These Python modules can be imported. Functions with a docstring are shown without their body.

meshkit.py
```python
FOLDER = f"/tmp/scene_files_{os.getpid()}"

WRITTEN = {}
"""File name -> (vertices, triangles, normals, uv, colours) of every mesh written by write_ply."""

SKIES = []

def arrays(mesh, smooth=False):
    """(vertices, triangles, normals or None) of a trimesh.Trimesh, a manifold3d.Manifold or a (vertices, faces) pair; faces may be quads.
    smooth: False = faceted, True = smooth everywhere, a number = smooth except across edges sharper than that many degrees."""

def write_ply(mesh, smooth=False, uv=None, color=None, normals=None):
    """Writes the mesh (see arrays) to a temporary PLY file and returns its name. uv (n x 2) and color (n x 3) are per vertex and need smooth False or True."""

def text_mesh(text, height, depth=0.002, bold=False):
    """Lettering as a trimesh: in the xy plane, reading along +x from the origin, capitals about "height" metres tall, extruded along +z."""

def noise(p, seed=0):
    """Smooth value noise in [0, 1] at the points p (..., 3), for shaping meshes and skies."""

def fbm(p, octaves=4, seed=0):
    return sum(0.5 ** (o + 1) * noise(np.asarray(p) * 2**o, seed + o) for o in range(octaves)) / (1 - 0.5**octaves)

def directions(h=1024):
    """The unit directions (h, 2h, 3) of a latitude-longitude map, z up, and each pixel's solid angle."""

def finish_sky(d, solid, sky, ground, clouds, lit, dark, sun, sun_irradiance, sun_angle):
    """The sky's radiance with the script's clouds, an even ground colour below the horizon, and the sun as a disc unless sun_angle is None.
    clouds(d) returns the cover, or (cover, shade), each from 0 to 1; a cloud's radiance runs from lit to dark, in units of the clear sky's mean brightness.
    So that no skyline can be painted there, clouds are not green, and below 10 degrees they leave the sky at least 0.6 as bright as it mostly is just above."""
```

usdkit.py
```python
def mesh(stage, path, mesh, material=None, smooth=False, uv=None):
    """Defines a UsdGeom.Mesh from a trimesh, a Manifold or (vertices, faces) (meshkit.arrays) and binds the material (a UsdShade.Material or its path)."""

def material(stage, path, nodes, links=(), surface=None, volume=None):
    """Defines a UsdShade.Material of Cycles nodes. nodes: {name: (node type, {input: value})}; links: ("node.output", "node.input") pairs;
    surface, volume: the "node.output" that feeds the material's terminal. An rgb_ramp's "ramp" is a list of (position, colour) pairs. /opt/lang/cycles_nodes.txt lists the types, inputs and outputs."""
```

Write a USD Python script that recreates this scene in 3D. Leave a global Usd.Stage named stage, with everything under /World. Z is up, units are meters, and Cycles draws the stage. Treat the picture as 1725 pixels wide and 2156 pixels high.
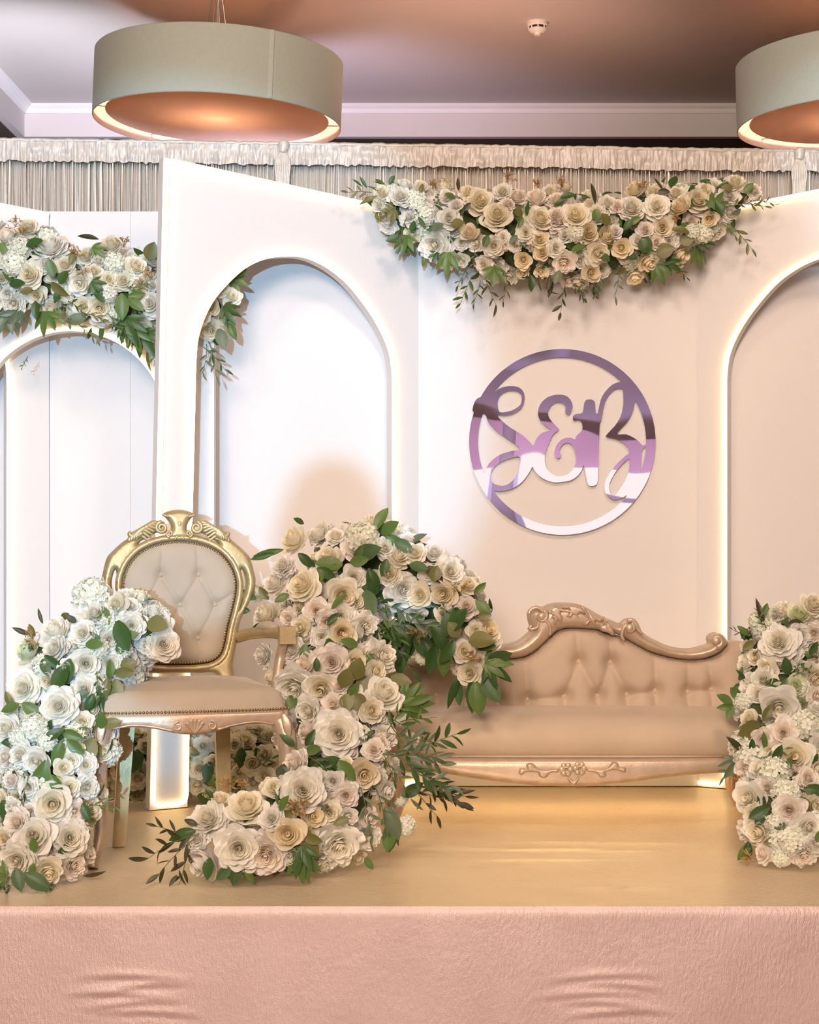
import math, random
import numpy as np
import trimesh, usdkit, meshkit
from scipy.spatial import Delaunay, cKDTree
from shapely.geometry import Polygon, LineString, Point, MultiPolygon
from shapely.ops import unary_union
from shapely import contains_xy
import shapely
from pxr import Usd, UsdGeom, UsdLux, UsdShade, Gf, Sdf, Vt

random.seed(7)
RNG = np.random.default_rng(7)
stage = Usd.Stage.CreateInMemory()
UsdGeom.SetStageUpAxis(stage, 'Z')
UsdGeom.SetStageMetersPerUnit(stage, 1.0)
UsdGeom.Xform.Define(stage, '/World')
UsdGeom.Scope.Define(stage, '/World/Looks')

# ------------------------------------------------------------------ camera
F, CX, HY, EYE, ZS = 3450.0, 862.5, 1107.0, 1.6, 0.5      # focal length in pixels, centre column, horizon row, eye height, stage height
cam = UsdGeom.Camera.Define(stage, '/World/camera')
cam.CreateFocalLengthAttr(72.0)
cam.CreateHorizontalApertureAttr(36.0)
cam.CreateVerticalApertureAttr(45.0)
cam.CreateVerticalApertureOffsetAttr((HY - 1078) / 1725 * 36.0)
cam.CreateClippingRangeAttr(Gf.Vec2f(0.05, 100))
cam.CreateExposureAttr(0.12)
cam.AddTranslateOp().Set(Gf.Vec3d(0, 0, EYE))
cam.AddRotateXOp().Set(90.0)

# ------------------------------------------------------------------ lights
def aim(prim, pos, target):
    d = np.array(target, float) - np.array(pos, float); d /= np.linalg.norm(d)
    z = -d; up = np.array([0, 0, 1.0]) if abs(d[2]) < 0.98 else np.array([0, 1.0, 0])
    x = np.cross(up, z); x /= np.linalg.norm(x); y = np.cross(z, x)
    m = Gf.Matrix4d(*x, 0, *y, 0, *z, 0, *map(float, pos), 1)
    UsdGeom.Xformable(prim).AddTransformOp().Set(m)

def spot(name, pos, target, color, intensity, radius, cone, soft):
    l = UsdLux.SphereLight.Define(stage, '/World/' + name)
    l.CreateRadiusAttr(radius); l.CreateColorAttr(Gf.Vec3f(*color)); l.CreateIntensityAttr(intensity)
    s = UsdLux.ShapingAPI.Apply(l.GetPrim()); s.CreateShapingConeAngleAttr(cone); s.CreateShapingConeSoftnessAttr(soft)
    aim(l, pos, target)

def rect(name, pos, target, color, intensity, w, h):
    l = UsdLux.RectLight.Define(stage, '/World/' + name)
    l.CreateWidthAttr(w); l.CreateHeightAttr(h); l.CreateColorAttr(Gf.Vec3f(*color)); l.CreateIntensityAttr(intensity)
    aim(l, pos, target)

# a cold video lamp on a stand behind the photographers, throwing one soft-edged pool on the left of the stage
LAMP = (-0.30, -6.0, 1.81)
spot('video_lamp', LAMP, (-1.22, 6.9, 2.10), (0.32, 0.68, 1.0), 35000.0, 0.05, 7.5, 0.30)
spot('video_lamp_right', (1.2, -6.0, 2.2), (2.45, 6.9, 3.10), (0.58, 0.84, 1.0), 19000.0, 0.06, 4.2, 0.5)
# warm ceiling lamps of the hall, above and in front of the stage
rect('hall_lamp_a', (-1.5, 3.2, 4.25), (-0.8, 6.8, 1.4), (1.0, 0.77, 0.58), 26.0, 0.55, 0.55)
rect('hall_lamp_b', (1.0, 3.2, 4.25), (0.9, 6.8, 1.4), (1.0, 0.745, 0.59), 51.0, 0.55, 0.55)
rect('hall_lamp_c', (-1.1, -3.0, 4.2), (0.2, 5.0, 0.6), (1.0, 0.80, 0.66), 42.0, 2.2, 2.5)
# coloured uplighters of the hall
spot('uplighter_lilac', (-0.9, 9.4, 2.9), (-0.9, 11.7, 4.5), (0.80, 0.72, 1.0), 42.0, 0.30, 50.0, 0.9)
spot('uplighter_cool', (-2.2, 9.2, 2.9), (-2.5, 10.6, 4.6), (0.84, 0.86, 1.0), 60.0, 0.30, 45.0, 0.9)
spot('uplighter_amber', (0.4, 9.1, 3.1), (0.4, 9.75, 4.6), (1.0, 0.55, 0.40), 22.0, 0.30, 55.0, 0.9)
rect('violet_wash', (2.5, -8.8, 2.4), (2.5, -10.0, 4.0), (0.60, 0.48, 1.0), 15.0, 5.0, 0.2)
dome = UsdLux.DomeLight.Define(stage, '/World/dome'); dome.CreateIntensityAttr(0.0)

# ------------------------------------------------------------------ materials
def mat(name, color, rough=0.5, metal=0.0, noise=None, bump=None, spec=0.5, sheen=0.0, emit=None, coat=0.0, stretch=(1, 1, 1), color2=None, sheen_tint=(1, 1, 1)):
    """noise: (scale, amount) colour mottling between color and color2; bump: (scale, distance)."""
    n = {'p': ('principled_bsdf', dict(base_color=color, roughness=rough, metallic=metal, specular_ior_level=spec, sheen_weight=sheen, sheen_roughness=0.4, sheen_tint=sheen_tint, coat_weight=coat))}
    L = []
    if emit:
        n['p'][1].update(emission_color=emit[0], emission_strength=emit[1])
    if noise or bump:
        n['g'] = ('geometry', {}); n['m'] = ('mapping', dict(scale=stretch)); L.append(('g.position', 'm.vector'))
    if noise:
        n['t'] = ('noise_texture', dict(scale=noise[0], detail=4.0)); L.append(('m.vector', 't.vector'))
        c2 = color2 or tuple(c * (1 - noise[1]) for c in color)
        n['r'] = ('rgb_ramp', {'ramp': [(0.3, color), (0.7, c2)]}); L += [('t.fac', 'r.fac'), ('r.color', 'p.base_color')]
    if bump:
        n['b'] = ('noise_texture', dict(scale=bump[0], detail=3.0)); L.append(('m.vector', 'b.vector'))
        n['u'] = ('bump', dict(strength=1.0, distance=bump[1])); L += [('b.fac', 'u.height'), ('u.normal', 'p.normal')]
    return usdkit.material(stage, '/World/Looks/' + name, n, L, surface='p.BSDF')

def emitter(name, color, strength):
    return usdkit.material(stage, '/World/Looks/' + name, {'e': ('emission', dict(color=color, strength=strength))}, [], surface='e.emission')

def bloom_mat(name, outer, heart):
    """Petal cloth: outer colour to heart colour by the mesh's own 'heart' value, a little light passing through."""
    n = {'a': ('attribute', {'attribute': 'heart'}), 'o': ('object_info', {}),
         'mx': ('mix', dict(color1=outer, color2=heart)),
         'mr': ('map_range', dict(from_min=0.0, from_max=1.0, to_min=0.94, to_max=1.04)),
         'h': ('hsv', dict(hue=0.5, saturation=1.0)),
         'p': ('principled_bsdf', dict(roughness=0.75, specular_ior_level=0.2, sheen_weight=0.1)),
         't': ('translucent_bsdf', {}), 'm': ('mix_closure', dict(fac=0.26))}
    L = [('a.fac', 'mx.fac'), ('o.random', 'mr.value'), ('mr.result', 'h.value'), ('mx.color', 'h.color'), ('h.color', 'p.base_color'), ('h.color', 't.color'), ('p.BSDF', 'm.closure1'), ('t.BSDF', 'm.closure2')]
    return usdkit.material(stage, '/World/Looks/' + name, n, L, surface='m.closure')

def leaf_mat(name, a, b):
    n = {'o': ('object_info', {}), 'g': ('geometry', {}), 'n': ('noise_texture', dict(scale=30.0, detail=2.0)),
         'ad': ('math', dict(math_type='multiply_add', value2=0.6)), 'mx': ('mix', dict(color1=a, color2=b)),
         'p': ('principled_bsdf', dict(roughness=0.42, specular_ior_level=0.45)), 't': ('translucent_bsdf', {}), 'm': ('mix_closure', dict(fac=0.18))}
    L = [('g.position', 'n.vector'), ('o.random', 'ad.value1'), ('n.fac', 'ad.value3'), ('ad.value', 'mx.fac'), ('mx.color', 'p.base_color'), ('mx.color', 't.color'), ('p.BSDF', 'm.closure1'), ('t.BSDF', 'm.closure2')]
    return usdkit.material(stage, '/World/Looks/' + name, n, L, surface='m.closure')

WHITE = mat('white_panel', (0.75, 0.745, 0.755), 0.45, bump=(220.0, 0.0004))
FLAT = mat('white_flat', (0.75, 0.74, 0.75), 0.6, noise=(1.2, 0.02), bump=(160.0, 0.0003))
NEON = emitter('warm_neon', (1.0, 0.68, 0.33), 3.6)
NEON_SIDE = mat('neon_sleeve', (0.85, 0.82, 0.75), 0.4)
MIRROR = usdkit.material(stage, '/World/Looks/mirror_acrylic', {
    'g': ('geometry', {}), 'n': ('noise_texture', dict(scale=2.0, detail=1.0)), 'u': ('bump', dict(strength=1.0, distance=0.007)),
    'p': ('principled_bsdf', dict(base_color=(0.93, 0.92, 0.91), metallic=1.0, roughness=0.015))},
    [('g.position', 'n.vector'), ('n.fac', 'u.height'), ('u.normal', 'p.normal')], surface='p.BSDF')
CEIL = mat('ceiling_paint', (0.62, 0.57, 0.53), 0.8, bump=(60.0, 0.0004))
CORNICE = mat('cornice_paint', (0.86, 0.85, 0.86), 0.6)
FASCIA = mat('fascia_paint', (0.66, 0.63, 0.63), 0.8)
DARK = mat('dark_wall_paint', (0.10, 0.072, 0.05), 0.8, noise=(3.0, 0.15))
HALLWALL = mat('hall_wall_paint', (0.66, 0.56, 0.48), 0.8, noise=(1.0, 0.06))
CARPET = mat('hall_carpet', (0.30, 0.17, 0.14), 0.95, noise=(9.0, 0.3), bump=(300.0, 0.002))
SHADE = mat('lamp_shade_linen', (0.66, 0.74, 0.66), 0.7, noise=(60.0, 0.06), bump=(500.0, 0.0004), sheen=0.1)
LINING = mat('lamp_lining', (0.72, 0.58, 0.52), 0.6)
DIFFUSER = usdkit.material(stage, '/World/Looks/lamp_diffuser', {
    'd': ('diffuse_bsdf', dict(color=(0.78, 0.66, 0.56))), 't': ('translucent_bsdf', dict(color=(0.80, 0.66, 0.55))), 'm': ('mix_closure', dict(fac=0.38))},
    [('d.BSDF', 'm.closure1'), ('t.BSDF', 'm.closure2')], surface='m.closure')
STEEL = mat('wire_steel', (0.45, 0.42, 0.40), 0.35, 0.9)
PLASTIC = mat('white_plastic', (0.82, 0.78, 0.74), 0.4)
BLACK = mat('black_plastic', (0.03, 0.03, 0.03), 0.5)
DRAPE = mat('string_silk', (0.78, 0.73, 0.66), 0.40, 0.10, noise=(40.0, 0.2), sheen=0.3)
DRAPEBACK = mat('drape_backing', (0.68, 0.61, 0.53), 0.7, noise=(14.0, 0.25), stretch=(1, 1, 0.08), bump=(70.0, 0.004))
VALANCE = mat('valance_satin', (0.72, 0.68, 0.63), 0.48, 0.12, noise=(60.0, 0.18), stretch=(1, 1, 0.35), bump=(110.0, 0.002))

def cloth(name, base, alt, rough, bumpd, mscale):
    n = {'g': ('geometry', {}), 'm': ('mapping', dict(scale=(1.0, 1.0, 1.0))),
         'n1': ('noise_texture', dict(scale=7.0, detail=5.0, roughness=0.6)), 'r': ('rgb_ramp', {'ramp': [(0.32, base), (0.68, alt)]}),
         'm2': ('mapping', dict(scale=mscale)), 'n2': ('noise_texture', dict(scale=90.0, detail=2.0, roughness=0.6)),
         'n3': ('noise_texture', dict(scale=520.0, detail=2.0)), 'ad': ('math', dict(math_type='multiply_add', value2=0.5)),
         'u': ('bump', dict(strength=1.0, distance=bumpd)),
         'p': ('principled_bsdf', dict(roughness=rough, metallic=0.45, specular_ior_level=0.6, sheen_weight=0.15))}
    L = [('g.position', 'n1.vector'), ('n1.fac', 'r.fac'), ('r.color', 'p.base_color'), ('g.position', 'm2.vector'), ('m2.vector', 'n2.vector'), ('g.position', 'n3.vector'),
         ('n3.fac', 'ad.value1'), ('n2.fac', 'ad.value3'), ('ad.value', 'u.height'), ('u.normal', 'p.normal')]
    return usdkit.material(stage, '/World/Looks/' + name, n, L, surface='p.BSDF')
STAGETOP = cloth('stage_top_cloth', (0.90, 0.74, 0.48), (0.85, 0.67, 0.41), 0.25, 0.0085, (0.55, 1.0, 1.0))
SKIRT = cloth('stage_skirt_cloth', (0.77, 0.61, 0.575), (0.72, 0.56, 0.525), 0.38, 0.0026, (1.3, 1.0, 0.5))
GOLD = mat('gold_paint', (0.58, 0.47, 0.26), 0.44, 0.5, noise=(25.0, 0.2), bump=(90.0, 0.0006))
GOLDP = mat('champagne_gold_paint', (0.66, 0.52, 0.39), 0.38, 0.4, noise=(20.0, 0.2), bump=(90.0, 0.0006))
VELVET = mat('beige_velvet', (0.47, 0.40, 0.31), 0.75, noise=(6.0, 0.10), sheen=0.3, sheen_tint=(1.0, 0.9, 0.8), bump=(400.0, 0.0004))
VELVET2 = mat('sofa_velvet', (0.59, 0.465, 0.34), 0.75, noise=(6.0, 0.10), sheen=0.3, sheen_tint=(1.0, 0.9, 0.8), bump=(400.0, 0.0004))
NAIL = mat('brass_nail', (0.42, 0.30, 0.15), 0.28, 0.9)
STEM = mat('stem_green', (0.10, 0.13, 0.04), 0.6)
FOAM = mat('moss_backing', (0.07, 0.10, 0.035), 0.9, noise=(30.0, 0.5), bump=(80.0, 0.01))

# ------------------------------------------------------------------ scene helpers
USED = {}
def path_for(parent, name):
    k = (str(parent), name); n = USED.get(k, 0); USED[k] = n + 1
    return f'{parent}/{name}' if n == 0 else f'{parent}/{name}_{n:03d}'

class T:                                                    # a thing, or a part that has sub-parts
    def __init__(s, path, base): s.path, s.base = path, np.array(base, float)

def meta(prim, label=None, category=None, group=None, kind=None):
    for k, v in (('label', label), ('category', category), ('group', group), ('kind', kind)):
        if v: prim.SetCustomDataByKey(k, v)

def thing(name, label, category, base=(0, 0, 0), group=None, kind=None):
    p = path_for('/World', name)
    x = UsdGeom.Xform.Define(stage, p); x.AddTranslateOp().Set(Gf.Vec3d(*map(float, base)))
    meta(x.GetPrim(), label, category, group, kind)
    return T(p, base)

def part(parent, name, label=None):
    p = path_for(parent.path, name); x = UsdGeom.Xform.Define(stage, p); meta(x.GetPrim(), label)
    return T(p, parent.base)

def obj(name, mesh, material, parent=None, smooth=False, label=None, category=None, group=None, kind=None, M=None, heart=None):
    """One Mesh prim. mesh is in world coordinates (M None) or in its own, placed by the 4 x 4 matrix M."""
    v, f = (mesh.vertices, mesh.faces) if hasattr(mesh, 'faces') else mesh
    v = np.asarray(v, float)
    base = parent.base if parent else np.zeros(3)
    if M is None: v = v - base
    p = path_for(parent.path if parent else '/World', name)
    m = usdkit.mesh(stage, p, (v, f), material, smooth)
    if M is not None:
        M = np.array(M, float); M[:3, 3] -= base
        m.AddTransformOp().Set(Gf.Matrix4d(M.T.tolist()))
    if heart is not None:
        UsdGeom.PrimvarsAPI(m).CreatePrimvar('heart', Sdf.ValueTypeNames.FloatArray, 'vertex').Set(Vt.FloatArray.FromNumpy(np.asarray(heart, np.float32)))
    m.GetPrim().GetAttribute('doubleSided').Set(True) if m.GetPrim().GetAttribute('doubleSided') else None
    meta(m.GetPrim(), label, category, group, kind)
    return T(p, base)

def P(px, py, Y):                                           # the point at depth Y whose image is the pixel (px, py)
    return np.array([(px - CX) * Y / F, Y, EYE - (py - HY) * Y / F])

def box(x0, x1, y0, y1, z0, z1):
    b = trimesh.creation.box([x1 - x0, y1 - y0, z1 - z0]); b.apply_translation([(x0 + x1) / 2, (y0 + y1) / 2, (z0 + z1) / 2]); return b

def smooth_pts(pts, n=8, closed=False):
    p = np.array(pts, float); out = []
    N = len(p); segs = N if closed else N - 1
    for i in range(segs):
        a, b = p[i], p[(i + 1) % N]
        a0 = p[i - 1] if (closed or i > 0) else 2 * a - b
        b1 = p[(i + 2) % N] if (closed or i < N - 2) else 2 * b - a
        for t in np.linspace(0, 1, n, endpoint=False):
            out.append(0.5 * (2 * a + (b - a0) * t + (2 * a0 - 5 * a + 4 * b - b1) * t * t + (-a0 + 3 * a - 3 * b + b1) * t ** 3))
    if not closed: out.append(p[-1])
    return np.array(out)

def tube(pts, r, n=8, closed=False, flat=1.0):
    """A tube along pts; r one radius or one per point (or pairs: half-widths along the two cross axes)."""
    p = np.array(pts, float); N = len(p); r = np.broadcast_to(np.asarray(r, float), (N,)) if np.ndim(r) < 2 else np.asarray(r, float)
    tg = np.gradient(p, axis=0) if not closed else np.roll(p, -1, 0) - np.roll(p, 1, 0)
    tg /= np.maximum(np.linalg.norm(tg, axis=1, keepdims=True), 1e-9)
    ref = np.array([0, 0, 1.0]) if abs(tg[0][2]) < 0.9 else np.array([0, 1.0, 0])
    u = np.cross(ref, tg[0]); u /= np.linalg.norm(u)
    a = np.linspace(0, 2 * np.pi, n, endpoint=False); rings = []
    for i in range(N):
        u = u - tg[i] * (u @ tg[i]); u /= np.linalg.norm(u); w = np.cross(tg[i], u)
        ra, rb = (r[i], r[i] * flat) if np.ndim(r[i]) == 0 else r[i]
        rings.append(p[i] + np.outer(np.cos(a) * ra, u) + np.outer(np.sin(a) * rb, w))
    v = np.vstack(rings); f = []
    for i in range(N if closed else N - 1):
        j = (i + 1) % N
        for k in range(n):
            l = (k + 1) % n
            f += [[i * n + k, i * n + l, j * n + l], [i * n + k, j * n + l, j * n + k]]
    if not closed:
        v = np.vstack([v, p[0], p[-1]]); c0, c1 = len(v) - 2, len(v) - 1
        for k in range(n):
            l = (k + 1) % n
            f += [[c0, l, k], [c1, (N - 1) * n + k, (N - 1) * n + l]]
    return trimesh.Trimesh(v, np.array(f), process=False)

def grid_mesh(X):
    """X: (rows, cols, 3) points -> mesh"""
    a, b = X.shape[:2]; i = np.arange(a * b).reshape(a, b)
    q = np.stack([i[:-1, :-1], i[:-1, 1:], i[1:, 1:], i[1:, :-1]], -1).reshape(-1, 4)
    return trimesh.Trimesh(X.reshape(-1, 3), np.vstack([q[:, [0, 1, 2]], q[:, [0, 2, 3]]]), process=False)

def relief(poly, hfun, step, thick=0.0, O=(0, 0, 0), ex=(1, 0, 0), ey=(0, 0, 1), en=(0, -1, 0)):
    """A carved plate: the polygon's face raised along en by hfun(points, distance to the outline), its flat back lowered by thick."""
    polys = list(getattr(poly, 'geoms', [poly])); parts = []
    O, ex, ey, en = (np.array(x, float) for x in (O, ex, ey, en))
    for g in polys:
        g = g.buffer(0)
        if g.is_empty or g.geom_type != 'Polygon': continue
        rings = [np.array(shapely.segmentize(LineString(r.coords), step).coords)[:-1] for r in [g.exterior, *g.interiors]]
        bp = np.vstack(rings)
        x0, y0, x1, y1 = g.bounds
        gx, gy = np.meshgrid(np.arange(x0, x1, step), np.arange(y0, y1, step * 0.866))
        gx[1::2] += step / 2; q = np.stack([gx.ravel(), gy.ravel()], 1)
        q = q[contains_xy(g, q[:, 0], q[:, 1])]
        line = g.boundary
        if len(q):
            d = shapely.distance(shapely.points(q), line); q = q[d > step * 0.45]
        pts = np.vstack([bp, q]); d = np.concatenate([np.zeros(len(bp)), shapely.distance(shapely.points(q), line)]) if len(q) else np.zeros(len(bp))
        tri = Delaunay(pts).simplices; c = pts[tri].mean(1); tri = tri[contains_xy(g, c[:, 0], c[:, 1])]
        A = pts[tri]; s = np.cross(A[:, 1] - A[:, 0], A[:, 2] - A[:, 0]); tri = tri[np.abs(s) > 1e-12]; s = s[np.abs(s) > 1e-12]
        tri[s < 0] = tri[s < 0][:, ::-1]
        if np.dot(np.cross(ex, ey), en) < 0: tri = tri[:, ::-1]
        h = hfun(pts, d)
        front = O + pts[:, :1] * ex + pts[:, 1:] * ey + h[:, None] * en
        vs, fs = [front], [tri]
        if thick > 0:
            back = O + pts[:, :1] * ex + pts[:, 1:] * ey - thick * en
            vs.append(back); fs.append(tri[:, ::-1] + len(pts))
            k = 0
            for r in rings:
                i = np.arange(len(r)) + k; j = np.roll(i, -1); k += len(r)
                fs += [np.stack([i, j, j + len(pts)], 1), np.stack([i, j + len(pts), i + len(pts)], 1)]
        parts.append(trimesh.Trimesh(np.vstack(vs), np.vstack(fs), process=False))
    m = trimesh.util.concatenate(parts)
    return m

def pillow(w, h):                                            # rounded profile: rises to h within w of the outline
    return lambda p, d: h * np.sqrt(np.clip(1 - (1 - np.clip(d / w, 0, 1)) ** 2, 0, 1))

# ------------------------------------------------------------------ the hall
CZ, YF, XL, XR, YB = 4.6, 11.7, -2.75, 6.5, -10.0
obj('floor', box(-8, 8, YB, 13, -0.1, 0.0), CARPET, kind='structure')
ce = thing('ceiling', None, None, kind='structure')
obj('recess', box(XL, XR, YB, YF, CZ, CZ + 0.1), CEIL, ce)
FZ = EYE + (HY - 288) / F * YF
obj('fascia', box(XL - 0.06, XR, YF, YF + 0.06, FZ, CZ), FASCIA, ce)
obj('fascia', box(XL - 0.06, XL, YB, YF, FZ, CZ), FASCIA, ce)
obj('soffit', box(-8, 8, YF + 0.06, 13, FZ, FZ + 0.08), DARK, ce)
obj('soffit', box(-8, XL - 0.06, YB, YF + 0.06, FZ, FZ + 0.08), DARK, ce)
obj('soffit', box(XR, 8, YB, YF + 0.06, FZ, FZ + 0.08), CEIL, ce)
prof = np.array([[0, 0], [0, -0.055], [0.012, -0.055], [0.03, -0.03], [0.055, -0.015], [0.07, 0]])
def cornice(a, b, inward):
    n = np.array(inward, float); v, f = [], []
    for e in (a, b):
        for d, z in prof: v.append(np.array(e, float) + n * d + np.array([0, 0, z]))
    k = len(prof)
    for i in range(k): j = (i + 1) % k; f += [[i, j, k + j], [i, k + j, k + i]]
    return trimesh.Trimesh(v, f, process=False)
obj('trim_1', cornice((XL, YF, CZ), (XR, YF, CZ), (0, -1, 0)), CORNICE, kind='structure')
obj('trim_2', cornice((XL, YB, CZ), (XL, YF, CZ), (1, 0, 0)), CORNICE, kind='structure')
obj('wall_front', box(-8, 8, 12.6, 12.7, 0, CZ), DARK, kind='structure')
obj('wall_left', box(-8.1, -8, YB, 12.7, 0, CZ + 0.1), HALLWALL, kind='structure')
obj('wall_right', box(8, 8.1, YB, 12.7, 0, CZ + 0.1), HALLWALL, kind='structure')
obj('wall_back', box(-8, 8, YB - 0.1, YB, 0, CZ + 0.1), HALLWALL, kind='structure')
PANE = emitter('daylit_blind', (1.0, 0.88, 0.90), 1.0)
PELMET = mat('pink_pelmet', (0.82, 0.55, 0.50), 0.6)
for i, x in enumerate((-5.2, -2.6, 0.0, 2.6, 5.2)):
    w = thing(f'window_{i + 1}', None, None, (x, YB, 1.0), kind='structure')
    fr = trimesh.util.concatenate([box(x - 1.0, x - 0.92, YB, YB + 0.08, 1.0, 3.3), box(x + 0.92, x + 1.0, YB, YB + 0.08, 1.0, 3.3), box(x - 0.92, x + 0.92, YB, YB + 0.08, 1.0, 1.08), box(x - 0.92, x + 0.92, YB, YB + 0.08, 3.22, 3.3)])
    obj('frame', fr, CORNICE, w); obj('pelmet', box(x - 1.1, x + 1.1, YB + 0.09, YB + 0.25, 3.0, 3.42), PELMET, w); obj('transom', box(x - 0.92, x + 0.92, YB + 0.03, YB + 0.08, 2.3, 2.42), HALLWALL, w); obj('blind', box(x - 0.92, x + 0.92, YB + 0.01, YB + 0.03, 1.08, 3.22), PANE, w)

# ------------------------------------------------------------------ stage
YS = 1.1 * F / (1905 - HY)                                    # front edge of the stage
st = thing('stage', 'low stage covered in shiny gold cloth with a pink-beige cloth front', 'stage', (0, YS, 0))
gx, gy = np.meshgrid(np.linspace(-2.6, 2.6, 260), np.linspace(YS, 7.8, 150))
q = np.stack([gx, gy, 0 * gx], -1)
hz = ZS + 0.0035 * (meshkit.fbm(q * [1.2, 6.0, 1], 3, 5) - 0.5) * np.clip((gy - YS) / 0.3, 0, 1) - 0.004
for (xa, ya, xb, yb, a) in ((0.05, 5.60, 0.95, 5.55, 0.006), (0.1, 5.40, 0.8, 5.43, 0.004), (0.25, 5.72, 1.1, 5.70, 0.005), (0.5, 5.02, 0.85, 4.98, 0.004), (-0.9, 4.95, -0.6, 5.0, 0.003)):
    L = np.array([xb - xa, yb - ya]); n2 = L @ L; t = np.clip(((gx - xa) * L[0] + (gy - ya) * L[1]) / n2, 0, 1)
    d = np.hypot(gx - xa - t * L[0], gy - ya - t * L[1]); hz += a * np.exp(-(d / 0.018) ** 2) * np.sin(np.pi * np.clip(t, 0.02, 0.98))
obj('top_cloth', grid_mesh(np.stack([gx, gy, np.minimum(hz, ZS + 0.006)], -1)), STAGETOP, st, True)
gx, gz = np.meshgrid(np.linspace(-2.6, 2.6, 420), np.concatenate([[0.0], np.linspace(0.02, 1, 70)]))
e = np.clip(gz * 0.5 / 0.03, 0, 1)
X = gx; Z = ZS - 0.004 - 0.5 * gz; Y = YS + 0.0 - 0.012 * np.sqrt(np.clip(1 - (1 - e) ** 2, 0, 1))
Y = Y - 0.010 * (meshkit.fbm(np.stack([X * 3.0, Z * 2.0, 0 * X], -1), 3, 9) - 0.5) * np.clip(gz * 6, 0, 1)
for cx, sgn in ((-0.80, 1), (0.57, -1)):
    for k in range(5):
        z0 = 0.300 - 0.026 * k; xc = cx + 0.05 * math.sin(k * 2.1); L = 0.13 + 0.06 * abs(math.cos(k * 1.7))
        u = (X - xc) / L; w = np.clip(1 - u ** 2, 0, 1) ** 1.5; zl = z0 + sgn * 0.010 * u * (1 if k % 2 else -0.6) - 0.014 * u ** 2
        Y -= 0.0035 * w * (np.exp(-((Z - zl) / 0.012) ** 2) - 0.7 * np.exp(-((Z - zl + 0.015) / 0.011) ** 2))
obj('front_skirt', grid_mesh(np.stack([X, Y, Z], -1)[:, ::-1]), SKIRT, st, True)
obj('deck', box(-2.6, 2.6, YS + 0.02, 7.8, 0.0, ZS - 0.012), DARK, st)

# ------------------------------------------------------------------ flats, panels and neon
YW = 6.925
def flat(px0, px1, pytop, label):
    a, b = P(px0, pytop, YW), P(px1, pytop, YW); g = 0.0004
    t = thing('backdrop_flat', label, 'panel', ((a[0] + b[0]) / 2, YW, ZS), 'white backdrop flats')
    obj('board', box(a[0] + g, b[0] - g, YW, YW + 0.018, ZS, a[2]), FLAT, t)
    for x in (a[0] + g, b[0] - g - 0.035):
        obj('batten', box(x, x + 0.035, YW + 0.018, YW + 0.055, ZS, a[2] - 0.02), FLAT, t)
flat(-330, 275, 445, 'flat white backdrop panel behind the leftmost garland, left of its thin seam')
flat(275, 880, 445, 'flat white backdrop panel showing through the left tall arch')
flat(880, 1473, 436, 'wide flat backdrop panel carrying the round mirrored monogram')
flat(1473, 2080, 445, 'flat white backdrop panel showing through the right-hand arch')

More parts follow.
